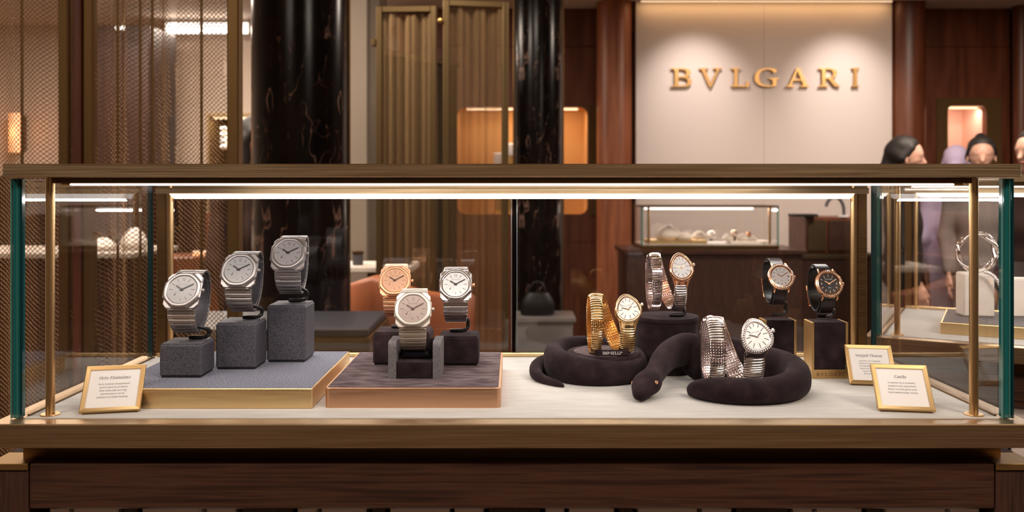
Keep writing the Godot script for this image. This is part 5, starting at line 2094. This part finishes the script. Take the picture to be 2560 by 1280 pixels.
	b.xf = Transform3D(Basis(Vector3.BACK, -PI / 2), Vector3(23.0, 0, az + 1.9))
	b.lathe([Vector2(1.2, 0), Vector2(1.2, 0.8), Vector2(2.2, 1.0), Vector2(2.4, 1.4), Vector2(2.4, 3.2), Vector2(2.0, 3.8), Vector2(0, 3.9)], 16)
	part(t, "crown", b, M[m.get("crown", m.bezel)], X)
	# bracelet
	var st := oval(ay, az, deg_to_rad(35), deg_to_rad(325), 30)
	for e in st:
		var k: float = e[2]
		var w := lerpf(34.0, 23.0, smooth(0.0, 0.42, k if k < 0.5 else 1.0 - k))
		var pitch: float = e[3]
		var key := "link%d" % int(roundf(w))
		if not link_cache.has(key):
			b = MB.new()
			var ww := roundf(w)
			b.box(Vector3(0, 0.55, 0), Vector3(ww, pitch * 0.74, 2.5), 0.45)
			b.box(Vector3(-ww * 0.40, -pitch * 0.32, -0.05), Vector3(ww * 0.20, pitch * 0.36, 2.2), 0.2)
			b.box(Vector3(ww * 0.40, -pitch * 0.32, -0.05), Vector3(ww * 0.20, pitch * 0.36, 2.2), 0.2)
			b.box(Vector3(0, -pitch * 0.30, -0.75), Vector3(ww * 0.58, pitch * 0.40, 0.9), 0.0)
			link_cache[key] = b.done()
		var nrm: Vector3 = e[1]
		var up := Vector3.RIGHT.cross(nrm).normalized() * -1.0
		part(t, "link", link_cache[key], M[m.case], X * Transform3D(Basis(up.cross(nrm), up, nrm), e[0]))
	# end links under the case
	for s in [-1, 1]:
		b = MB.new()
		b.box(Vector3(0, s * 21.8, az - 2.4), Vector3(30.0, 5.0, 2.4), 0.5)
		part(t, "end_link", b, M[m.case], X)
	return {"root": root, "X": X, "ay": ay, "az": az, "k": size * 0.001, "low": low}

# bent dark holder: a foot on the block, a riser, and a cuff inside the loop
func holder(label: String, w: Dictionary, floor_y: float, cuff: String, foot_x := 0.0) -> void:
	var base := Vector3(w.root.x, floor_y, w.root.z)
	var t := thing("watch_holder", label, "watch holder", base, 0.0, "bent watch holders")
	var gap: float = w.root.y - floor_y
	var b := MB.new()
	var k: float = w.k
	var X: Transform3D = w.X
	X.origin += Vector3(0, gap, 0)
	var p_in := X * Vector3(9.5, -w.ay * 0.80, -w.az * 0.28)        # where the riser meets the cuff
	var xr := 0.0125 + foot_x
	var path := [Vector3(-0.0105 + foot_x, 0.0026, 0.002), Vector3(-0.006 + foot_x, 0.0026, 0.002), Vector3(xr - 0.008, 0.0026, 0.001), Vector3(xr - 0.002, 0.0034, 0.0), Vector3(xr + 0.0012, 0.0062, -0.001), Vector3(xr + 0.0018, lerpf(0.0062, p_in.y, 0.4), -0.003), Vector3(xr + 0.0014, lerpf(0.0062, p_in.y, 0.75), p_in.z * 0.6), Vector3(p_in.x + 0.001, p_in.y + 0.001, p_in.z)]
	b.tube(path, [0.0022, 0.0026, 0.0026, 0.0026, 0.0026, 0.0026, 0.0026, 0.0022], 12)
	part(t, "foot", b, M["black_plastic"])
	# cuff band
	b = MB.new()
	var rings := []
	for i in 37:
		var a := deg_to_rad(lerpf(62.0, 330.0, i / 36.0))
		var nn := Vector3(0, sin(a) / w.ay, cos(a) / w.az).normalized()
		var c := Vector3(0, w.ay * sin(a), w.az * cos(a)) - nn * 3.2
		rings.append(PackedVector3Array([c + Vector3(-10.0, 0, 0) - nn * 1.2, c + Vector3(10.0, 0, 0) - nn * 1.2, c + Vector3(10.5, 0, 0), c + Vector3(10.0, 0, 0) + nn * 1.2, c + Vector3(-10.0, 0, 0) + nn * 1.2, c + Vector3(-10.5, 0, 0)]))
	b.loft(rings, true, true, false, true)
	part(t, "cuff", b, M[cuff], X)

func wristwatches() -> void:
	var tit := {"case": "titanium", "bezel": "titanium", "dial": "dial_grey", "ink": "ink", "faint": "ink_faint", "hand": "ink"}
	var dim := tit.duplicate(); dim.dial = "dial_dim"
	var sand := {"case": "sand_steel", "bezel": "sand_steel", "dial": "dial_sand", "ink": "ink_brown", "faint": "ink_brown", "hand": "ink_brown"}
	var rose := {"case": "rose_gold", "bezel": "rose_gold", "dial": "dial_rose", "ink": "ink_rose", "faint": "ink_rose", "hand": "ink_brown"}
	var steel := {"case": "bright_steel", "bezel": "bright_steel", "dial": "dial_white", "ink": "ink", "faint": "ink_grey", "hand": "ink", "crown": "rose_gold"}
	var y1 := DECK + 0.0247
	var g := "octagonal bracelet watches"
	var w := octo("grey titanium octagonal watch on the lowest pebbled leather block", at(455, 724, 1.100), 1.03, 30, -1, 0, tit, g)
	holder("bent dark holder under the titanium watch on the lowest block", w, y1 + 0.0429, "cuff_grey", 0.008)
	w = octo("grey titanium octagonal watch on the middle height pebbled leather block", at(597, 674, 1.152), 1.035, 30, -1, 0, tit, g)
	holder("bent dark holder under the titanium watch on the middle block", w, y1 + 0.0614, "cuff_grey", 0.006)
	w = octo("grey titanium octagonal watch with a dimmer dial on the tallest pebbled leather block", at(720, 632, 1.200), 1.045, 30, 0, 0, dim, g)
	holder("bent dark holder under the titanium watch on the tallest block", w, y1 + 0.0781, "cuff_grey", 0.004)
	y1 = DECK + 0.0248
	w = octo("rose gold octagonal watch standing behind the front watch on the copper tray", at(987, 701, 1.186), 0.925, 29, 3, 0, rose, g)
	holder("bent dark holder under the rose gold watch", w, y1 + 0.0441, "black_plastic", 0.004)
	w = octo("polished bright steel octagonal watch with a white dial on the copper tray", at(1139, 711, 1.178), 0.965, 29, 2, 0, steel, g)
	holder("bent dark holder under the bright steel watch", w, y1 + 0.0396, "black_plastic", 0.002)
	w = octo("sand coloured octagonal watch in the grey leather cradle, in front on the copper tray", at(1032, 772, 1.098), 1.0, 29, 2, 0, sand, g)
	# leather strap watches
	strap_watch("round white dial watch with a jewelled rose gold bezel on a black leather strap", at(1953, 691, 1.332), 0.0405, "dial_white", "ink", "rose_polished", DECK + 0.0642, "bent dark holder under the white dial leather strap watch", false)
	strap_watch("round black dial watch with a jewelled rose gold bezel on a black leather strap", at(2073, 709, 1.218), 0.0390, "dial_black", "rose_gold", "rose_gold", DECK + 0.0778, "bent dark holder under the black dial leather strap watch", true)

# round watch with a jewelled bezel on a leather strap
func strap_watch(label: String, dial_at: Vector3, dia: float, dial_m: String, ink: String, hand_m: String, floor_y: float, hlabel: String, black: bool) -> void:
	var ay := 32.0
	var az := 23.0
	var k := dia / 36.0
	var B := Basis(Vector3.UP, deg_to_rad(2)) * Basis(Vector3.RIGHT, deg_to_rad(-20)) * Basis(Vector3.BACK, deg_to_rad(0))
	B = B.scaled(Vector3.ONE * k)
	var low := 1e9
	for i in 90:
		var a := TAU * i / 90
		low = minf(low, (B * Vector3(0, (ay + 1.2) * sin(a), (az + 1.2) * cos(a))).y)
	var root := dial_at - B * Vector3(0, 0, az + 6.0) + Vector3(0, low, 0)
	var t := thing("wristwatch", label, "watch", root, 0.0, "leather strap watches")
	var X := Transform3D(B, Vector3(0, -low, 0))
	var Z := Basis(Vector3.RIGHT, PI / 2)          # lathe axis y -> +z
	var b := MB.new()
	b.xf = Transform3D(Z, Vector3(0, 0, az - 1.0))
	b.lathe([Vector2(14, 0), Vector2(16.5, 0.6), Vector2(17.0, 2.0), Vector2(17.0, 4.6), Vector2(16.6, 5.2)], 48)
	part(t, "case", b, M["rose_polished"], X)
	b = MB.new()
	b.xf = Transform3D(Z, Vector3(0, 0, az))
	b.lathe([Vector2(16.8, 4.0), Vector2(18.0, 4.6), Vector2(18.0, 5.6), Vector2(17.4, 6.4), Vector2(14.2, 6.9), Vector2(13.4, 6.4), Vector2(13.2, 5.2)], 64)
	var bz := part(t, "bezel", b, M["rose_polished"], X)
	b = MB.new()
	for i in 40:
		var a := TAU * i / 40
		b.ball(Vector3(cos(a) * 15.8, sin(a) * 15.8, az + 6.5), Vector3(1.15, 1.15, 1.0), 6, 4)
	part(bz, "gemstones", b, M["gem_warm"], Transform3D(), "stuff")
	b = MB.new()
	b.xf = Transform3D(Z, Vector3(0, 0, az))
	b.lathe([Vector2(13.5, 5.0), Vector2(13.5, 5.5), Vector2(0, 5.5)], 48)
	var dial := part(t, "dial", b, M[dial_m], X)
	var D := Transform3D(Basis(), Vector3(0, 0, az + 5.5))
	dial_marks(dial, D, 11.9, 2.9, 0.55, [3, 9] if black else [3], M[ink])
	if black:
		letters(dial, "numeral", "9", 2.6, M[ink], D.translated_local(Vector3(-9.8, 0, 0.05)), 0.1, sans)
		letters(dial, "numeral", "3", 2.6, M[ink], D.translated_local(Vector3(9.8, 0, 0.05)), 0.1, sans)
	else:
		b = MB.new()
		b.box(Vector3(10.0, 0, 0.05), Vector3(1.9, 1.7, 0.15), 0.0)
		part(dial, "date_window", b, M["ink"], D)
	letters(dial, "logo", "BVLGARI", 1.3, M["gem"] if black else M["ink_faint"], D.translated_local(Vector3(0, 6.0, 0.05)).scaled_local(Vector3(1.1, 1, 1)), 0.1, serif, 5)
	letters(dial, "small_print", "VIVI" if black else "·V·R·", 1.3, M["gem"] if black else M["ink_faint"], D.translated_local(Vector3(0, -5.4, 0.05)), 0.1, serif)
	part(dial, "hour_hand", hand(6.6, 1.0, 1.6), M[hand_m], D * Transform3D(Basis(Vector3.BACK, deg_to_rad(57)), Vector3(0, 0, 0.3)))
	part(dial, "minute_hand", hand(10.8, 0.8, 1.8), M[hand_m], D * Transform3D(Basis(Vector3.BACK, deg_to_rad(-59)), Vector3(0, 0, 0.7)))
	b = MB.new()
	b.xf = Transform3D(Z, Vector3(0, 0, 0.2))
	b.lathe([Vector2(1.0, 0), Vector2(1.0, 0.9), Vector2(0, 1.1)], 14)
	part(dial, "hand_pin", b, M[hand_m], D)
	b = MB.new()
	b.xf = Transform3D(Basis(Vector3.BACK, -PI / 2), Vector3(17.0, 0, az + 2.6))
	b.lathe([Vector2(1.0, 0), Vector2(1.0, 0.8), Vector2(2.0, 1.0), Vector2(2.1, 2.6), Vector2(1.6, 3.2), Vector2(0, 3.6)], 14)
	part(t, "crown", b, M["rose_polished"], X)
	for e in [[-1, -1], [1, -1], [-1, 1], [1, 1]]:
		b = MB.new()
		b.tube([Vector3(e[0] * 9.6, e[1] * 13.5, az + 3.2), Vector3(e[0] * 9.6, e[1] * 17.5, az + 2.0), Vector3(e[0] * 9.6, e[1] * 20.0, az - 1.4)], [1.5, 1.5, 1.1], 10)
		part(t, "lug", b, M["rose_polished"], X)
	# strap in two leathers: outside and lining
	for side in 2:
		b = MB.new()
		var rings := []
		for i in 61:
			var a := deg_to_rad(lerpf(32.0, 328.0, i / 60.0))
			var nn := Vector3(0, sin(a) / ay, cos(a) / az).normalized()
			var c := Vector3(0, ay * sin(a), az * cos(a))
			var w := lerpf(8.6, 7.4, smooth(0, 0.4, minf(i, 60 - i) / 60.0))
			if side == 0: rings.append(PackedVector3Array([c + Vector3(-w, 0, 0), c + Vector3(w, 0, 0), c + Vector3(w, 0, 0) + nn * 0.7, c + Vector3(w - 0.8, 0, 0) + nn * 1.2, c + Vector3(-w + 0.8, 0, 0) + nn * 1.2, c + Vector3(-w, 0, 0) + nn * 0.7]))
			else: rings.append(PackedVector3Array([c + Vector3(-w, 0, 0) - nn * 0.9, c + Vector3(w, 0, 0) - nn * 0.9, c + Vector3(w, 0, 0) - nn * 0.05, c + Vector3(-w, 0, 0) - nn * 0.05]))
		b.loft(rings, true, true, false, true)
		part(t, "strap" if side == 0 else "strap_lining", b, M["strap_leather"] if side == 0 else M["strap_lining"], X)
	# stitched panel line
	b = MB.new()
	for s in [-1, 1]:
		for i in 16:
			var a := deg_to_rad(lerpf(-34.0, -80.0, i / 15.0))
			var nn := Vector3(0, sin(a) / ay, cos(a) / az).normalized()
			b.ball(Vector3(s * 6.2, ay * sin(a), az * cos(a)) + nn * 1.25, Vector3(0.25, 0.5, 0.3), 6, 4)
	part(t, "stitching", b, M["gap"], X, "stuff")
	# buckle behind
	b = MB.new()
	for e in [[168.0, 12.0], [186.0, 16.0], [204.0, 12.0]]:
		var a := deg_to_rad(e[0])
		var nn := Vector3(0, sin(a) / ay, cos(a) / az).normalized()
		b.xf = Transform3D(Basis(Vector3.RIGHT, Vector3.RIGHT.cross(nn) * -1.0, nn), Vector3(0, ay * sin(a), az * cos(a)) + nn * 2.0)
		b.box(Vector3(-8.9, 0, 0.3), Vector3(2.2, e[1] * 0.62, 3.2), 0.5)
		b.box(Vector3(8.9, 0, 0.3), Vector3(2.2, e[1] * 0.62, 3.2), 0.5)
		b.box(Vector3(0, e[1] * 0.25, 0), Vector3(17.0, 1.6, 1.8), 0.4)
	part(t, "buckle", b, M["rose_polished"], X)
	holder(hlabel, {"root": root, "X": X, "ay": ay, "az": az, "k": k, "low": low}, floor_y, "black_plastic", 0.004)

# ------------------------------------------------------------------ coil bracelet watches
func tile_mesh(set_stones: bool) -> ArrayMesh:      # one scale of the band: 1 wide, 1 long, domed towards +z
	var b := MB.new()
	var nx := 8
	var ny := 5
	var P := func(i: int, j: int) -> Vector3:
		var u := float(i) / nx * 2 - 1
		var v := float(j) / ny * 2 - 1
		return Vector3(u * 0.5, v * 0.49, (1.0 - pow(absf(u), 2.6)) * 0.62 + (1.0 - v * v) * 0.38 * (1.0 - pow(absf(u), 6.0) * 0.7) - 0.05)
	b.sg = 1
	for i in nx:
		for j in ny:
			b.quad(P.call(i, j), P.call(i + 1, j), P.call(i + 1, j + 1), P.call(i, j + 1))
	b.sg = 2
	for i in nx:
		for j in 2:
			var u0 := -0.5 + float(i) / nx
			var u1 := -0.5 + float(i + 1) / nx
			var v0 := -0.49 + 0.49 * j
			var v1 := v0 + 0.49
			var zz := -0.62
			var ce := func(u: float, v: float) -> Vector3: return Vector3(u, v, zz - 0.18 * (1.0 - pow(absf(v) / 0.49, 2.0)) * (1.0 - pow(absf(u) * 2.0, 4.0)))
			b.quad(ce.call(u0, v1), ce.call(u1, v1), ce.call(u1, v0), ce.call(u0, v0))
	b.sg = 4
	for j in ny:
		var a: Vector3 = P.call(0, j); var c: Vector3 = P.call(0, j + 1)
		b.quad(Vector3(-0.5, a.y, -0.62), a, c, Vector3(-0.5, c.y, -0.62))
		a = P.call(nx, j); c = P.call(nx, j + 1)
		b.quad(a, Vector3(0.5, a.y, -0.62), Vector3(0.5, c.y, -0.62), c)
	for i in nx:
		var a: Vector3 = P.call(i, 0); var c: Vector3 = P.call(i + 1, 0)
		b.quad(Vector3(a.x, a.y, -0.62), Vector3(c.x, c.y, -0.62), c, a)
		a = P.call(i, ny); c = P.call(i + 1, ny)
		b.quad(a, c, Vector3(c.x, c.y, -0.62), Vector3(a.x, a.y, -0.62))
	if set_stones:      # rows of small cut stones outside and in
		b.sg = -1
		for i in 6:
			for j in 2:
				var c := Vector2(-0.5 + (i + 0.5) / 6.0, -0.245 + 0.49 * j)
				for o: float in [1.0, -1.0]:
					var u := absf(c.x) * 2.0
					var z0 := ((1.0 - pow(u, 2.6)) * 0.62 + 0.28) if o > 0 else -0.66
					var z1 := z0 + 0.36 * o
					var h := [Vector3(c.x - 0.074, c.y - 0.22, z0), Vector3(c.x + 0.074, c.y - 0.22, z0), Vector3(c.x + 0.074, c.y + 0.22, z0), Vector3(c.x - 0.074, c.y + 0.22, z0)]
					var g := [Vector3(c.x - 0.034, c.y - 0.10, z1), Vector3(c.x + 0.034, c.y - 0.10, z1), Vector3(c.x + 0.034, c.y + 0.10, z1), Vector3(c.x - 0.034, c.y + 0.10, z1)]
					if o < 0:
						h.reverse(); g.reverse()
					for k in 4: b.quad(h[k], h[(k + 1) % 4], g[(k + 1) % 4], g[k])
					b.quad(g[0], g[1], g[2], g[3])
	return b.done()

static func egg(n: int, w: float, h: float) -> PackedVector2Array:      # wide low, narrow above
	var o := PackedVector2Array()
	for k in n:
		var a := TAU * k / n
		var y := sin(a)
		o.append(Vector2(cos(a) * w * (1.0 - 0.20 * y - 0.04 * y * y), y * h))
	return o

# origin of the spec: bottom of the front strands; span = distance of the two front strands
func coil_watch(label: String, bottom: Vector3, height: float, span: float, wide: float, yaw: float, s: Dictionary) -> Vector3:
	var t := thing("coil_watch", label, "watch", bottom, deg_to_rad(yaw), "coil bracelet watches")
	var ay := height / 2
	var az := height * 0.31
	var lift := ay + 0.0018
	var tile := tile_mesh(false)
	var stones := tile_mesh(true)
	# stations along the coil
	var pts := []
	var n := 900
	var a0 := deg_to_rad(96.0)
	var a1 := deg_to_rad(716.0)
	var pos := func(a: float) -> Vector3:
		var u := smooth(deg_to_rad(415.0), deg_to_rad(668.0), a)
		var x := lerpf(-span / 2, span / 2, u) - 0.05 * span * (1.0 - smooth(deg_to_rad(100.0), deg_to_rad(330.0), a))
		return Vector3(x, lift + ay * 0.985 * sin(a), az * cos(a))
	var acc := 0.0
	var want := 0.0
	var prev: Vector3 = pos.call(a0)
	for i in range(1, n):
		var a := lerpf(a0, a1, float(i) / (n - 1))
		var p: Vector3 = pos.call(a)
		acc += p.distance_to(prev)
		prev = p
		if acc >= want:
			pts.append(a)
			want += s.pitch
	var cnt := pts.size()
	for i in cnt:
		var a: float = pts[i]
		var p: Vector3 = pos.call(a)
		var tg: Vector3 = (pos.call(a + 0.01) - pos.call(a - 0.01)).normalized()
		var nrm := Vector3(0, sin(a) / ay, cos(a) / az).normalized()
		var side := tg.cross(nrm).normalized()
		nrm = side.cross(tg).normalized()
		var u := float(i) / cnt
		var w := wide * lerpf(0.62, 1.0, smooth(0.0, 1.0, u))
		if i < 3: w *= [0.55, 0.8, 0.94][i]
		var th: float = wide * 0.12
		var mm: String = s.band
		var set_: bool = s.has("pave") and s.pave.call(rad_to_deg(a))
		if set_: mm = s.pave_m
		part(t, "band_scale", stones if set_ else tile, M[mm], Transform3D(Basis(side * w, tg * s.pitch, nrm * th), p))
	# head
	var ah := deg_to_rad(720.0 + s.get("head_at", 30.0))
	var hc := Vector3(span / 2 + s.get("head_dx", 0.0), lift + ay * sin(ah) + s.get("head_dy", 0.0), az * cos(ah) + 0.004)
	var HB := Basis(Vector3.RIGHT, deg_to_rad(-s.get("tilt", 20.0))) * Basis(Vector3.BACK, deg_to_rad(s.get("roll", 10.0)))
	var k: float = s.head / 36.0
	var X := Transform3D(HB.scaled(Vector3.ONE * k), hc)
	var o := egg(64, 18.0, 19.5 * s.get("long", 1.0))
	var rings := []
	for q in [[0.84, -3.5], [0.97, -2.6], [1.0, -1.0], [1.0, 1.2], [0.965, 2.2], [0.86, 2.9], [0.76, 2.5], [0.735, 1.4]]:
		rings.append(up3(o, q[1], q[0]))
	var b := MB.new()
	b.loft(rings, true, false)
	var bz := part(t, "bezel", b, M[s.bezel], X)
	b = MB.new()
	for row: int in s.get("gem_rows", 1):
		var kk: float = 0.86 if s.get("gem_rows", 1) == 1 else [0.82, 0.91][row]
		var m := 46
		for i in m:
			var p: Vector2 = o[(i * 64 / m) % 64].lerp(o[(i * 64 / m + 1) % 64], fposmod(i * 64.0 / m, 1.0)) * kk
			b.ball(Vector3(p.x, p.y, 2.75 - 0.35 * row), Vector3(1.05, 1.05, 0.8), 6, 4)
	part(bz, "gemstones", b, M[s.gem], Transform3D(), "stuff")
	b = MB.new()
	b.loft([up3(o, 1.2, 0.745), up3(o, 1.6, 0.745)], false, true, true)
	var dial := part(t, "dial", b, M["dial_white"], X)
	b = MB.new()
	for i in 12:
		var a := PI / 2 - TAU * i / 12
		var e := o[int(fposmod(a, TAU) / TAU * 64) % 64]
		var dir := e.normalized()
		var r := e.length() * 0.70
		var ln := 5.2 if i not in [0, 11, 1] else 3.6
		b.xf = Transform3D(Basis(Vector3.BACK, dir.angle() - PI / 2), Vector3(0, 0, 1.6))
		b.box(Vector3(0, r - ln / 2, 0.1), Vector3(0.62, ln, 0.2), 0.0)
	part(dial, "hour_markers", b, M[s.ink])
	var D := Transform3D(Basis(), Vector3(0, -1.0, 1.6))
	letters(dial, "logo", "BVLGARI", 1.3, M["ink_faint"], D.translated_local(Vector3(0, 5.0, 0.05)), 0.1, serif, 4)
	part(dial, "hour_hand", hand(6.4, 0.9, 1.4), M[s.hand], D * Transform3D(Basis(Vector3.BACK, deg_to_rad(-58)), Vector3(0, 0, 0.3)))
	part(dial, "minute_hand", hand(9.6, 0.8, 1.4), M[s.hand], D * Transform3D(Basis(Vector3.BACK, deg_to_rad(64)), Vector3(0, 0, 0.7)))
	b = MB.new()
	b.ball(Vector3(0, 0, 0.8), Vector3(1.1, 1.1, 0.7), 12, 6)
	part(dial, "hand_pin", b, M[s.hand], D)
	b = MB.new()
	b.xf = Transform3D(Basis(Vector3.BACK, -PI / 2), Vector3(17.3, 1.0, 0.2))
	b.lathe([Vector2(1.1, 0), Vector2(1.1, 1.2), Vector2(2.0, 1.4), Vector2(2.5, 2.4), Vector2(2.2, 3.6), Vector2(1.0, 4.4), Vector2(0, 4.6)], 14)
	part(t, "crown", b, M[s.gem], X)
	# neck: from the underside of the head into the band
	var an := deg_to_rad(720.0 - 4.0)
	var pn: Vector3 = pos.call(an)
	b = MB.new()
	rings = []
	for i in 9:
		var u := i / 8.0
		var top := X * Vector3(0, -8.5, -1.4)
		var c := pn.lerp(top, u) + Vector3(0, 0, 0.0016 * sin(u * PI))
		var w := lerpf(wide * 0.50, s.head * 0.44, smooth(0.25, 1.0, u))
		var ring := PackedVector3Array()
		for j in 20:
			var a := TAU * j / 20
			ring.append(c + Vector3(cos(a) * w, -signf(sin(a)) * 0.0, sin(a) * wide * 0.11) * Vector3(1, 1, -1))
		rings.append(ring)
	b.loft(rings)
	part(t, "neck", b, M[s.bezel])
	for e in [-1, 1]:
		b = MB.new()
		b.tube([pn + Vector3(e * wide * 0.47, -0.002, 0.0005), pn + Vector3(e * wide * 0.50, 0.004, 0.0015), X * Vector3(e * 15.2, -11.0, -0.5), X * Vector3(e * 17.4, -5.0, 0.0)], [0.0011, 0.0013, 0.0013, 0.0009], 8)
		part(t, "collar_rim", b, M[s.bezel])
	return bottom

func coil_watches() -> void:
	var gold := {"band": "gold", "pave_m": "gold_scaled", "pave": func(a: float) -> bool: return a < 268.0 or (a > 470.0 and a < 640.0) or (a > 352.0 and a < 372.0), "bezel": "gold", "gem": "gem_warm", "ink": "ink", "hand": "gold", "pitch": 0.0036, "head": 0.0365, "roll": 13.0, "tilt": 16.0, "head_at": 34.0, "head_dy": 0.001}
	coil_watch("all gold coil watch with a white dial standing in the tailed ring prop", Vector3(xof(1524, 1.196), DECK + 0.0371, -1.196), 0.0790, 0.0410, 0.0205, 3.0, gold)
	var rs := {"band": "silver", "pave_m": "pave", "pave": func(a: float) -> bool: return a < 420.0 or (a > 470.0 and a < 640.0), "bezel": "rose_polished", "gem": "gem_warm", "ink": "ink_grey", "hand": "rose_polished", "pitch": 0.0036, "head": 0.0345, "roll": 9.0, "tilt": 18.0, "head_at": 34.0, "long": 1.12}
	coil_watch("silver coil watch with a rose gold head on the round dark suede plinth", Vector3(xof(1663, 1.262), DECK + 0.0790 + 0.0072, -1.262), 0.0810, 0.0335, 0.0185, 3.0, rs)
	# its holder
	var t := thing("watch_holder", "bent dark holder under the rose gold headed coil watch", "watch holder", Vector3(xof(1690, 1.256), DECK + 0.0790, -1.256), 0.0, "bent watch holders")
	var b := MB.new()
	b.tube([Vector3(-0.010, 0.0026, 0.003), Vector3(0.004, 0.0026, 0.003), Vector3(0.010, 0.0032, 0.002), Vector3(0.0126, 0.0060, 0.001), Vector3(0.0126, 0.0120, -0.004), Vector3(0.0100, 0.0150, -0.008)], 0.0025, 12)
	part(t, "foot", b, M["black_plastic"])
	var dia := {"band": "silver", "pave_m": "pave", "pave": func(a: float) -> bool: return a < 268.0 or (a > 345.0 and a < 385.0) or (a > 470.0 and a < 640.0), "bezel": "silver", "gem": "gem", "gem_rows": 2, "ink": "ink", "hand": "silver", "pitch": 0.0034, "head": 0.0420, "roll": 14.0, "tilt": 16.0, "head_at": 34.0, "head_dx": 0.002}
	coil_watch("large diamond set silver coil watch standing inside the snake prop", Vector3(xof(1826, 1.146), DECK + 0.0041, -1.146), 0.0870, 0.0470, 0.0270, 3.0, dia)
